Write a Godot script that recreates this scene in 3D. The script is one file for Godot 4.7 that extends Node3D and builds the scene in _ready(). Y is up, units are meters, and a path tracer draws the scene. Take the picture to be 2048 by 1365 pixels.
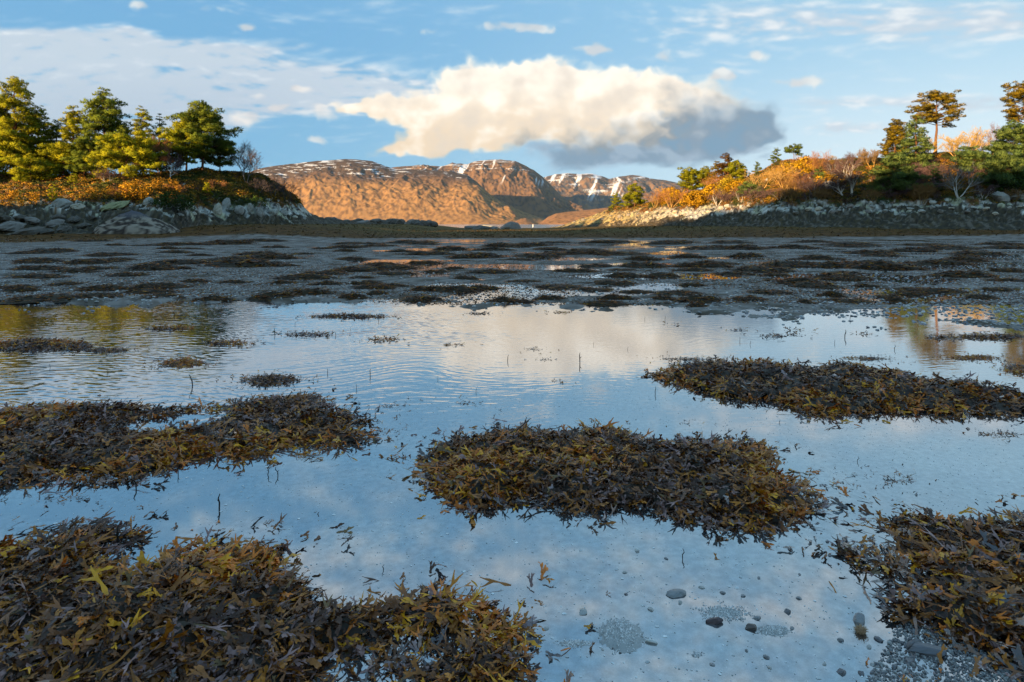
extends Node3D
# A low-tide bay between two wooded islets with snowy mountains behind. Metres; the camera stands at the origin and looks towards -z.

const F := 1300.0          # focal length of the lens, in 1/2048 of the frame width
const EYE := 1.5           # height of the lens over the water
const VH := 448.0          # row of the horizon in a frame 1365 rows high

var rng := RandomNumberGenerator.new()
var noises := {}
var names := {}
var labels := {}
var mats := {}


func fn(key: String, freq: float, octaves := 4, kind := FastNoiseLite.FRACTAL_FBM, base := FastNoiseLite.TYPE_SIMPLEX_SMOOTH) -> FastNoiseLite:
	var n := FastNoiseLite.new()
	n.seed = hash(key) % 100000
	n.noise_type = base
	n.frequency = freq
	n.fractal_type = kind
	n.fractal_octaves = octaves
	noises[key] = n
	return n


func rgb(r: float, g: float, b: float) -> Color:      # what a picture shows, 0 to 255
	return Color(r / 255.0, g / 255.0, b / 255.0)


func ss(a: float, b: float, x: float) -> float:
	return smoothstep(a, b, x)


func tab(t: Array, x: float) -> float:                 # a table of pairs, read with straight lines between
	if x <= t[0]:
		return t[1]
	for k in range(2, t.size(), 2):
		if x <= t[k]:
			return lerpf(t[k - 1], t[k + 1], (x - t[k - 2]) / (t[k] - t[k - 2]))
	return t[-1]


func at_depth(u: float, v: float, d: float) -> Vector3:
	return Vector3((u - 1024.0) * d / F, EYE - (v - VH) * d / F, -d)


func on_flat(u: float, v: float) -> Vector3:           # where that line of sight meets the water
	return at_depth(u, v, EYE * F / (v - VH))


# ---------------------------------------------------------------- meshes
class Shape:
	var v := PackedVector3Array()
	var n := PackedVector3Array()
	var c := PackedColorArray()
	var uv := PackedVector2Array()
	var uv2 := PackedVector2Array()
	var i := PackedInt32Array()

	func put(other: Shape, t: Transform3D, tint: Color) -> void:
		var at := v.size()
		v.append_array(t * other.v)
		n.append_array(Transform3D(t.basis.orthonormalized(), Vector3.ZERO) * other.n)
		var col := PackedColorArray()
		col.resize(other.v.size())
		if other.c.size():
			for k in col.size():
				col[k] = other.c[k] * tint
		else:
			col.fill(tint)
		c.append_array(col)
		var m := other.i.size()
		var w := i.size()
		i.resize(w + m)
		for k in m:
			i[w + k] = other.i[k] + at

	func tri(a: Vector3, b: Vector3, d: Vector3, tint: Color, nn := Vector3.ZERO) -> void:
		var at := v.size()
		var f := (d - a).cross(b - a)
		if nn != Vector3.ZERO and f.dot(nn) < 0.0:
			var swap := b
			b = d
			d = swap
		f = f.normalized() if nn == Vector3.ZERO else nn
		v.append(a); v.append(b); v.append(d)
		n.append(f); n.append(f); n.append(f)
		c.append(tint); c.append(tint); c.append(tint)
		i.append(at); i.append(at + 1); i.append(at + 2)

	func tube(path: PackedVector3Array, radii: PackedFloat32Array, sides: int, tint: Color) -> void:
		var at := v.size()
		var k_last := path.size() - 1
		var ref := Vector3(0.31, 0.17, 0.93)
		for k in path.size():
			var along := (path[mini(k + 1, k_last)] - path[maxi(k - 1, 0)]).normalized()
			var e := along.cross(ref).normalized()
			if e.length_squared() < 0.5:
				e = along.cross(Vector3.UP).normalized()
			var g := e.cross(along)
			for s in sides:
				var a := TAU * s / sides
				var o := e * cos(a) + g * sin(a)
				v.append(path[k] + o * radii[k]); n.append(o); c.append(tint)
		for k in k_last:
			for s in sides:
				var p := at + k * sides + s
				var q := at + k * sides + (s + 1) % sides
				i.append(p); i.append(q); i.append(p + sides)
				i.append(q); i.append(q + sides); i.append(p + sides)

	func smooth() -> void:                              # normals from the faces round each vertex
		n.resize(v.size())
		n.fill(Vector3.ZERO)
		for k in range(0, i.size(), 3):
			var f := (v[i[k + 2]] - v[i[k]]).cross(v[i[k + 1]] - v[i[k]])
			n[i[k]] += f; n[i[k + 1]] += f; n[i[k + 2]] += f
		for k in n.size():
			n[k] = n[k].normalized() if n[k].length_squared() > 0.0 else Vector3.UP

	func mesh() -> ArrayMesh:
		var a := []
		a.resize(Mesh.ARRAY_MAX)
		a[Mesh.ARRAY_VERTEX] = v
		a[Mesh.ARRAY_NORMAL] = n
		if c.size():
			a[Mesh.ARRAY_COLOR] = c
		if uv.size():
			a[Mesh.ARRAY_TEX_UV] = uv
		if uv2.size():
			a[Mesh.ARRAY_TEX_UV2] = uv2
		a[Mesh.ARRAY_INDEX] = i
		var m := ArrayMesh.new()
		m.add_surface_from_arrays(Mesh.PRIMITIVE_TRIANGLES, a)
		return m


func grid(nx: int, ny: int, place: Callable, tint: Callable) -> Shape:   # a sheet of nx by ny points, columns to the right and rows away
	var s := Shape.new()
	s.v.resize(nx * ny)
	for j in ny:
		for k in nx:
			s.v[j * nx + k] = place.call(k, j)
	s.i.resize((nx - 1) * (ny - 1) * 6)
	var w := 0
	for j in ny - 1:
		for k in nx - 1:
			var a := j * nx + k
			s.i[w] = a; s.i[w + 1] = a + nx; s.i[w + 2] = a + nx + 1
			s.i[w + 3] = a; s.i[w + 4] = a + nx + 1; s.i[w + 5] = a + 1
			w += 6
	s.n.resize(nx * ny)
	s.c.resize(nx * ny)
	for j in ny:
		for k in nx:
			var a := j * nx + k
			var right := s.v[a + (1 if k < nx - 1 else 0)] - s.v[a - (1 if k > 0 else 0)]
			var away := s.v[a + (nx if j < ny - 1 else 0)] - s.v[a - (nx if j > 0 else 0)]
			s.n[a] = right.cross(away).normalized()
			s.c[a] = tint.call(k, j, s.v[a], s.n[a])
	return s


# ---------------------------------------------------------------- naming
func numbered(called: String) -> String:
	var k: int = names.get(called, 0)
	names[called] = k + 1
	return called if k == 0 else "%s_%03d" % [called, k]


func tag(o: Node, label: String, category: String, group := "", kind := "") -> Node:
	if label:
		labels[label] = labels.get(label, 0) + 1
		o.set_meta("label", label)
	if category:
		o.set_meta("category", category)
	if group:
		o.set_meta("group", group)
	if kind:
		o.set_meta("kind", kind)
	return o


func thing(called: String, label: String, category: String, at: Vector3, group := "") -> Node3D:
	var o := Node3D.new()
	o.name = numbered(called)
	add_child(o, true)
	o.position = at
	tag(o, label, category, group)
	return o


func part(called: String, m: Mesh, mat: Material, parent: Node = null) -> MeshInstance3D:
	var o := MeshInstance3D.new()
	o.name = called if parent else numbered(called)
	o.mesh = m
	o.material_override = mat
	(parent if parent else self).add_child(o, true)
	return o


func structure(called: String, m: Mesh, mat: Material) -> MeshInstance3D:
	var o := part(called, m, mat)
	o.set_meta("kind", "structure")
	return o


func many(called: String, m: Mesh, mat: Material, where: Array, tints: Array, parent: Node = null) -> MultiMeshInstance3D:
	var mm := MultiMesh.new()
	mm.transform_format = MultiMesh.TRANSFORM_3D
	mm.use_colors = tints.size() > 0
	mm.mesh = m
	mm.instance_count = where.size()
	for k in where.size():
		mm.set_instance_transform(k, where[k])
		if tints.size():
			mm.set_instance_color(k, tints[k])
	var o := MultiMeshInstance3D.new()
	o.name = called if parent else numbered(called)
	o.multimesh = mm
	o.material_override = mat
	o.set_meta("kind", "stuff")
	(parent if parent else self).add_child(o, true)
	return o


func paint(rough := 0.9, spec := 0.3, albedo := Color.WHITE) -> StandardMaterial3D:   # vertex colours times one colour
	var m := StandardMaterial3D.new()
	m.vertex_color_use_as_albedo = true
	m.albedo_color = albedo
	m.roughness = rough
	m.metallic_specular = spec
	m.cull_mode = BaseMaterial3D.CULL_DISABLED
	return m


# ---------------------------------------------------------------- sky
const HEAPS := [   # the big cumulus and its small companions: centre and radii on a plane that touches the sky in the north
	[1050, 165, 150, 62], [935, 185, 130, 60], [1170, 195, 170, 80], [1330, 205, 150, 72], [1440, 235, 110, 66], [870, 235, 110, 40], [1000, 245, 190, 55], [900, 288, 125, 30],
	[1240, 255, 210, 55], [1420, 275, 130, 44], [1520, 262, 70, 26], [800, 300, 60, 14], [740, 222, 50, 20], [700, 212, 60, 16], [790, 205, 60, 24], [1510, 250, 55, 30],
]
const PUFFS := [[485, 240, 52, 20], [637, 226, 46, 20], [508, 190, 22, 10], [1185, 102, 42, 18], [1335, 104, 28, 16], [1520, 110, 36, 14], [1010, 50, 62, 12], [1560, 162, 26, 10],
	[268, 14, 26, 12], [450, 22, 50, 9], [865, 62, 26, 14], [630, 282, 26, 9], [495, 52, 20, 12], [1445, 150, 40, 14], [560, 212, 24, 8], [1620, 165, 40, 14], [605, 178, 30, 9], [1075, 60, 34, 9]]


func heap(list: Array, x: float, y: float) -> float:    # below 1 inside
	var sum := 0.0
	for e in list:
		var a: float = (x - e[0]) / e[2]
		var b: float = (y - e[1]) / e[3]
		var q := a * a + b * b
		if q < 9.0:
			sum += exp(-1.6 * q)
	return sum


func sky_at(az: float, el: float) -> Color:
	var dir := Vector3(sin(az) * cos(el), sin(el), -cos(az) * cos(el))
	var deg := rad_to_deg(el)
	var east := ss(-0.5, 0.68, az) if az > -0.5 and az < 0.68 else 0.55 * ss(-0.5, -2.4, az) if az <= -0.5 else lerpf(1.0, 0.55, ss(0.68, 2.6, az))
	var low := rgb(116, 167, 200).lerp(rgb(204, 219, 226), east)
	var high := rgb(108, 160, 199).lerp(rgb(150, 189, 214), east)
	var c := low.lerp(high, ss(3.0, 18.0, deg)).lerp(rgb(100, 155, 200), ss(15.0, 55.0, deg))
	c = c.lerp(rgb(198, 214, 222), 0.5 * (1.0 - ss(0.0, 5.0, deg)))
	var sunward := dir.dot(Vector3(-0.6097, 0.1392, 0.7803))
	c = c.lerp(rgb(255, 238, 205), 0.85 * exp(-(1.0 - sunward) * 9.0))      # warm glow added round the unseen low sun to lift and warm the shade
	var front := absf(az) < 1.2 and deg < 60.0
	var x := 1024.0 + F * tan(clampf(az, -1.2, 1.2))
	var y := VH - F * tan(minf(el, 1.2)) / cos(clampf(az, -1.2, 1.2))
	# thin streaked cloud, on a sheet far overhead
	var q := Vector2(dir.x, dir.z) / (dir.y + 0.10)
	q = q.rotated(0.25)
	var warp: float = noises.warp.get_noise_2d(q.x * 0.6, q.y * 0.6)
	var n1: float = noises.streak.get_noise_2d(q.x * 1.0 + warp * 0.5, q.y * 2.6 + warp)
	var n2: float = noises.flock.get_noise_2d(q.x * 1.7 + warp * 0.5, q.y * 2.6 + warp)
	var cover := 0.10 + 0.20 * ss(16.0, 34.0, deg)
	if front:
		var top := tab([-600, 20, 0, 44, 260, 40, 330, 62, 560, 72, 850, 108, 900, 112], x) + 16.0 * n2 + 10.0 * n1
		var base := tab([-600, 360, 0, 330, 430, 285, 600, 218, 700, 205, 900, 190], x)
		var left := ss(0.0, 30.0, y - top) * (1.0 - ss(-50.0, 20.0, y - base)) * (1.0 - ss(640.0, 920.0, x))
		left *= 1.0 - 0.85 * exp(-pow((x - 680.0) / 160.0, 4.0) - pow((y - 116.0 - (x - 680.0) * 0.05) / 20.0, 2.0))
		left *= lerpf(1.0, 0.8, ss(240.0, 520.0, x))
		var right := exp(-pow((y - (52.0 - (x - 1500.0) * 0.02)) / 40.0, 2.0)) * ss(1180.0, 1500.0, x) * 0.55
		right += exp(-pow((y - 205.0) / 16.0, 2.0)) * ss(1540.0, 1640.0, x) * 0.5 + exp(-pow((y - 256.0) / 12.0, 2.0)) * ss(1560.0, 1680.0, x) * (1.0 - ss(1790.0, 1900.0, x)) * 0.45
		cover = cover * ss(-20.0, -220.0, y) + 0.86 * left + right
		cover += 0.55 * ss(480.0, 560.0, x) * (1.0 - ss(820.0, 960.0, x)) * ss(140.0, 180.0, y) * (1.0 - ss(205.0, 250.0, y)) + 0.27
	var n3: float = noises.lump.get_noise_2d(x * 0.9 + 40.0 * n1, y * 3.4 + x * 0.25) if front else n2
	var a1 := clampf(ss(0.28, 0.98, cover + 0.26 * n1 + (0.45 * n2 + 0.42 * n3) * (0.2 + cover)), 0.0, 1.0)
	var body := clampf(cover + 0.35 + 0.4 * n1 - 0.7 * n2 - 0.6 * n3, 0.0, 1.4)
	var pale := rgb(214, 218, 221).lerp(rgb(178, 190, 202), ss(0.45, 1.25, body) * 0.8)
	if front:
		pale = pale.lerp(rgb(166, 179, 194), ss(110.0, 230.0, y) * (1.0 - ss(400.0, 800.0, x)) * 0.55)
	c = c.lerp(pale, a1 * 0.92)
	if not front:
		return c
	# heaped cloud
	var w := Vector2(noises.warp.get_noise_2d(x * 0.012, y * 0.016), noises.warp.get_noise_2d(x * 0.012 + 50.0, y * 0.016 + 9.0))
	var bx := x + 26.0 * w.x
	var by := y + 16.0 * w.y
	var lump: float = noises.lump.get_noise_2d(bx, by * 1.3)
	var soft: float = noises.soft.get_noise_2d(x, y * 1.25)
	var soft2: float = noises.soft.get_noise_2d(x + 34.0, y * 1.25 + 22.0)
	var big := heap(HEAPS, bx, by)
	var f := big + 0.42 * lump + 0.22 * soft
	var edge_soft := lerpf(0.42, 0.85, ss(1300.0, 1540.0, x))
	var a := ss(0.34, 0.34 + edge_soft, f)
	# flat blue-grey sheet under its right half
	var under := exp(-pow((x - 1290.0) / 250.0, 4.0)) * exp(-pow((y - 303.0 + (x - 1290.0) * 0.03) / 34.0, 2.0) * (0.6 if y < 300.0 else 1.0))
	under = clampf(under + 0.35 * noises.lump.get_noise_2d(bx * 0.6, by * 1.7 + 70.0) - 0.05, 0.0, 1.0)
	c = c.lerp(rgb(140, 157, 174).lerp(rgb(112, 133, 153), ss(-0.3, 0.4, lump + soft)), 0.85 * ss(0.25, 0.75, under))
	if a > 0.0:
		var cut := tab([700, 400, 960, 314, 1180, 272, 1310, 246, 1340, 205, 1440, 180, 1560, 160], bx + 30.0 * lump)
		var dark := ss(-44.0, 80.0, by - cut + 34.0 * lump)
		var fine: float = noises.lump.get_noise_2d(x * 2.3, y * 2.8 + 400.0)
		var relief := clampf(0.7 * (soft2 - soft) + 0.35 * lump + 0.3 * fine + 0.25 * (1.0 - ss(0.4, 1.0, f)), -0.6, 0.6)
		var bright := rgb(238, 229, 216).lerp(rgb(222, 201, 174), ss(130.0, 310.0, y + 30.0 * soft))
		bright = bright.lerp(rgb(248, 239, 225), clampf(relief * 1.5, 0.0, 1.0)).lerp(rgb(206, 197, 186), clampf(-relief * 0.9, 0.0, 0.6))
		var grey := rgb(190, 195, 199).lerp(rgb(92, 115, 137), ss(150.0, 285.0, y + 45.0 * lump + 40.0 * soft + 20.0 * fine + (x - 1400.0) * 0.05))
		grey = grey.lerp(rgb(206, 207, 206), clampf(relief * 1.3, 0.0, 0.6) * (1.0 - ss(210.0, 270.0, y))).lerp(rgb(84, 106, 128), clampf(-relief * 1.8, 0.0, 0.6)).lerp(rgb(150, 165, 178), clampf(relief * 1.6, 0.0, 0.5))
		a *= 1.0 - 0.45 * ss(1400.0, 1590.0, x + 60.0 * lump) * (1.0 - 0.6 * ss(215.0, 270.0, y))
		c = c.lerp(bright.lerp(grey, dark), a)
	var puff := heap(PUFFS, x + (bx - x) * 0.6, y + (by - y) * 0.6)
	var pa := ss(0.25, 1.05, puff + 0.9 * lump * ss(0.03, 0.3, puff))
	if pa > 0.0:
		c = c.lerp(rgb(206, 200, 196).lerp(rgb(232, 224, 215), clampf(0.5 + 1.6 * (soft2 - soft), 0.0, 1.0)), pa * 0.7)
	return c


func make_sky() -> ImageTexture:
	fn("warp", 0.9, 3)
	fn("streak", 0.9, 5)
	fn("flock", 2.6, 5)
	fn("lump", 0.013, 6)
	fn("soft", 0.0085, 3)
	var block := func(w: int, h: int, az0: float, az1: float, el0: float, el1: float) -> Image:
		var r := PackedByteArray()
		r.resize(w * h * 3)
		var at := 0
		for j in h:
			var el := lerpf(el1, el0, (j + 0.5) / h)
			for k in w:
				var az := lerpf(az0, az1, (k + 0.5) / w)
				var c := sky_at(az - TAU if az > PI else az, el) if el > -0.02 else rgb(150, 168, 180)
				r[at] = clampi(int(c.r * 255.0 + 0.5), 0, 255); r[at + 1] = clampi(int(c.g * 255.0 + 0.5), 0, 255); r[at + 2] = clampi(int(c.b * 255.0 + 0.5), 0, 255)
				at += 3
		return Image.create_from_data(w, h, false, Image.FORMAT_RGB8, r)
	var im: Image = block.call(720, 360, 0.0, TAU, -PI / 2, PI / 2)   # the north lies at the left edge
	im.resize(4096, 2048, Image.INTERPOLATE_CUBIC)
	var px := TAU / 4096.0
	var near: Image = block.call(960, 250, -480 * px, 480 * px, -20 * px, 230 * px)
	im.blit_rect(near, Rect2i(480, 0, 480, 250), Vector2i(0, 1024 - 230))
	im.blit_rect(near, Rect2i(0, 0, 480, 250), Vector2i(4096 - 480, 1024 - 230))
	return ImageTexture.create_from_image(im)


func light_and_lens() -> void:
	var cam := Camera3D.new()
	cam.name = "camera"
	cam.projection = Camera3D.PROJECTION_FRUSTUM
	cam.near = 0.1
	cam.far = 30000.0
	cam.size = 1365.0 / F * cam.near
	cam.frustum_offset = Vector2(0, (VH - 682.5) / F * cam.near)
	cam.position = Vector3(0, EYE, 0)
	add_child(cam)
	cam.current = true
	var sky := Sky.new()
	var pm := PanoramaSkyMaterial.new()
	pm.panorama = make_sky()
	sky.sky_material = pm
	var e := Environment.new()
	e.background_mode = Environment.BG_SKY
	e.sky = sky
	e.tonemap_mode = Environment.TONE_MAPPER_LINEAR
	e.tonemap_exposure = 2.8
	e.background_energy_multiplier = 0.46
	e.fog_enabled = true
	e.fog_density = 0.00002
	e.fog_light_color = Color(0.66, 0.83, 1.0)
	e.sdfgi_enabled = true
	e.ssao_enabled = true
	e.ssil_enabled = true
	var we := WorldEnvironment.new()
	we.name = "world_environment"
	we.environment = e
	add_child(we)
	var sun := DirectionalLight3D.new()
	sun.name = "sun"
	sun.light_energy = 1.6
	sun.light_color = Color(1.0, 0.68, 0.34).linear_to_srgb()
	sun.light_angular_distance = 0.5
	sun.shadow_enabled = true
	var h := deg_to_rad(38.0)
	var el := deg_to_rad(8.0)
	var to := Vector3(sin(h) * cos(el), -sin(el), -cos(h) * cos(el))
	sun.basis = Basis.looking_at(to)
	add_child(sun)


# ---------------------------------------------------------------- land and water
const LEFT := {
	"ds": [-700, 60, 0, 62, 200, 64, 345, 66, 400, 82, 500, 90, 600, 100, 640, 112, 700, 128, 760, 150, 860, 190],
	"dc": [-700, 92, 0, 92, 300, 92, 450, 100, 520, 105, 560, 110, 600, 116, 640, 124, 700, 138, 760, 160, 860, 200],
	"hs": [-700, 0.3, 0, 0.3, 345, 0.3, 400, 1.2, 620, 1.2, 700, 0.6, 860, 0.1],
	"vc": [-700, 345, 0, 353, 300, 350, 450, 345, 520, 350, 550, 362, 592, 400, 620, 425, 650, 438, 700, 443, 760, 447, 800, 450, 860, 455],
	"dark": [0, 3.3, 345, 3.3, 420, 2.5, 600, 2.9, 660, 4.5], "pale": [0, 3.9, 345, 3.8, 420, 4.0, 520, 4.6, 600, 4.8, 660, 5.6],
}
const RIGHT := {
	"ds": [1100, 206, 1130, 198, 1180, 186, 1230, 168, 1300, 142, 1400, 118, 1500, 104, 1560, 98, 1640, 95, 1800, 90, 1900, 88, 2048, 86, 2300, 84, 2800, 80],
	"dc": [1100, 214, 1130, 210, 1180, 203, 1230, 192, 1300, 172, 1400, 155, 1500, 145, 1560, 140, 1640, 135, 1800, 125, 1900, 122, 2048, 122, 2300, 120, 2800, 118],
	"hs": [1100, 0.1, 1180, 0.2, 1300, 0.5, 1500, 0.8, 2800, 0.8],
	"vc": [1100, 456, 1118, 454, 1135, 448, 1160, 438, 1180, 431, 1230, 417, 1300, 406, 1400, 382, 1500, 352, 1560, 324, 1640, 322, 1800, 312, 1900, 307, 2048, 316, 2300, 310, 2800, 300],
	"dark": [1100, 0.6, 1200, 1.3, 1300, 2.6, 1500, 3.8, 2048, 4.0], "pale": [1100, 5.0, 1250, 5.2, 1500, 4.8, 2048, 4.9],
}


func hill_at(h: Dictionary, u: float, t: float) -> Vector3:
	var ds := tab(h.ds, u)
	var dc := tab(h.dc, u)
	var d := lerpf(ds, dc, t)
	var hc := EYE + (VH - tab(h.vc, u)) * dc / F
	var hs := tab(h.hs, u)
	var y := lerpf(hs - 0.25, hc, pow(clampf(t, 0.0, 1.0), 0.9)) - maxf(0.0, t - 1.0) * (dc - ds) * 0.12
	var x := (u - 1024.0) * d / F
	var rock := 1.0 - ss(tab(h.pale, u), tab(h.pale, u) + 1.5, y)
	var far_small := clampf((hc - hs) / 6.0, 0.25, 1.0)
	var crag: float = noises.crag.get_noise_2d(x * 0.55 + 0.8 * noises.crag.get_noise_2d(d * 2.0, x), d * 1.25)
	var knob: float = noises.knob.get_noise_2d(x, d)
	var blk: float = minf(1.0, 2.2 * (noises.block.get_noise_2d(x * 0.6, d * 1.1) + 1.0))
	y += rock * (0.2 * blk + 0.18 * noises.blockv.get_noise_2d(x * 0.6, d * 1.1) - 0.2) * ss(0.0, 0.08, t) * far_small
	y += ((0.36 * crag + 0.22 * knob) * lerpf(0.45, 1.0, rock) + 0.8 * noises.roll.get_noise_2d(x, d)) * ss(0.0, 0.12, t) * far_small
	return Vector3(x, y, -d)


func hill_tint(h: Dictionary, u: float, p: Vector3, n: Vector3) -> Color:
	var k: float = noises.knob.get_noise_2d(p.x * 0.8, p.z * 0.8 + p.y)
	var m: float = noises.moor.get_noise_2d(p.x, p.z)
	var fine: float = noises.speck.get_noise_3d(p.x, p.y, p.z)
	var y: float = p.y + 2.0 * noises.roll.get_noise_2d(p.x * 2.2, p.z * 2.2) + 0.7 * k
	var weed := Color(0.04, 0.033, 0.022).lerp(Color(0.09, 0.065, 0.03), ss(-0.3, 0.5, fine))
	weed = weed.lerp(Color(0.17, 0.14, 0.105), ss(0.14, 0.36, k + 0.5 * fine) * 0.7)
	var stone := Color(0.27, 0.25, 0.21).lerp(Color(0.56, 0.52, 0.44), ss(-0.4, 0.5, fine + 0.4 * k))
	stone *= 1.0 + 0.35 * noises.blockv.get_noise_2d(p.x * 0.6, -p.z * 1.1)
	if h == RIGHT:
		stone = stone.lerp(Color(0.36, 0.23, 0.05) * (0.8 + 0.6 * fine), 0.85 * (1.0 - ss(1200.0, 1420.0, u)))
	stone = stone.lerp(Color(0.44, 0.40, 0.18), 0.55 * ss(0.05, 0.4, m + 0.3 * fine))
	stone = stone.lerp(Color(0.05, 0.047, 0.04), ss(0.12, 0.4, -k - 0.2 * fine))
	var moor := Color(0.10, 0.045, 0.014).lerp(Color(0.20, 0.085, 0.02), ss(-0.2, 0.4, fine))
	moor = moor.lerp(Color(0.035, 0.042, 0.014), ss(0.0, 0.35, m))
	moor = moor.lerp(stone, ss(0.25, 0.4, k) * (1.0 - ss(0.75, 0.9, n.y)))
	var dark := tab(h.dark, u)
	var pale := tab(h.pale, u)
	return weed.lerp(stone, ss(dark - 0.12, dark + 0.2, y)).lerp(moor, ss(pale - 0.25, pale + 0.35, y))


func hill(called: String, h: Dictionary, u0: float, u1: float, nu: int, nt: int, t1: float) -> void:
	var s := grid(nu, nt, func(i, j): return hill_at(h, lerpf(u0, u1, i / (nu - 1.0)), t1 * pow(j / (nt - 1.0), 1.25)),
		func(i, _j, p, n): return hill_tint(h, lerpf(u0, u1, i / (nu - 1.0)), p, n))
	var m := paint(0.92, 0.35)
	m.heightmap_enabled = false
	structure(called, s.mesh(), m)


func on_hill(h: Dictionary, u: float, v: float) -> Vector3:   # the first ground that line of sight meets, or the crest
	for k in range(2, 101):
		var p := hill_at(h, u, k / 100.0)
		if VH - (p.y - EYE) * F / -p.z <= v:
			return p
	return hill_at(h, u, 1.04)


func mountain(called: String, crest: Array, d0: float, dc: float, u0: float, u1: float, nu: int, nt: int, rough: float, steep: float, tint: Callable) -> void:
	var place := func(i: int, j: int) -> Vector3:
		var u := lerpf(u0, u1, i / (nu - 1.0))
		var t := 1.25 * j / (nt - 1.0)
		var d := lerpf(d0, dc, t)
		var hc := maxf(0.0, (VH - tab(crest, u)) * dc / F)
		var f := pow(lerpf(minf(t, 1.0), sin(minf(t, 1.0) * PI * 0.5), 0.45), steep) if t <= 1.0 else 1.0 - 1.4 * (t - 1.0)
		var x := (u - 1024.0) * d / F
		var gully: float = noises.gully.get_noise_2d(x * (1.0 if rough < 30.0 else 1.2) + 60.0 * noises.patch.get_noise_2d(x * 2.0, d), d * (0.5 if rough < 30.0 else 0.28))
		var r: float = noises.scree.get_noise_2d(x, d)
		var amp: float = rough * ss(0.0, 0.25, t) * (1.0 - 0.9 * ss(0.6, 0.97, t)) * ss(0.0, 120.0, hc)
		return Vector3(x, hc * f + amp * (gully * 0.7 + r * 0.35 + 1.3 * noises.patch.get_noise_2d(x * 0.8, d * 0.5)) - 2.0, -d)
	var s := grid(nu, nt, place, tint)
	structure(called, s.mesh(), paint(1.0, 0.1))


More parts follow.
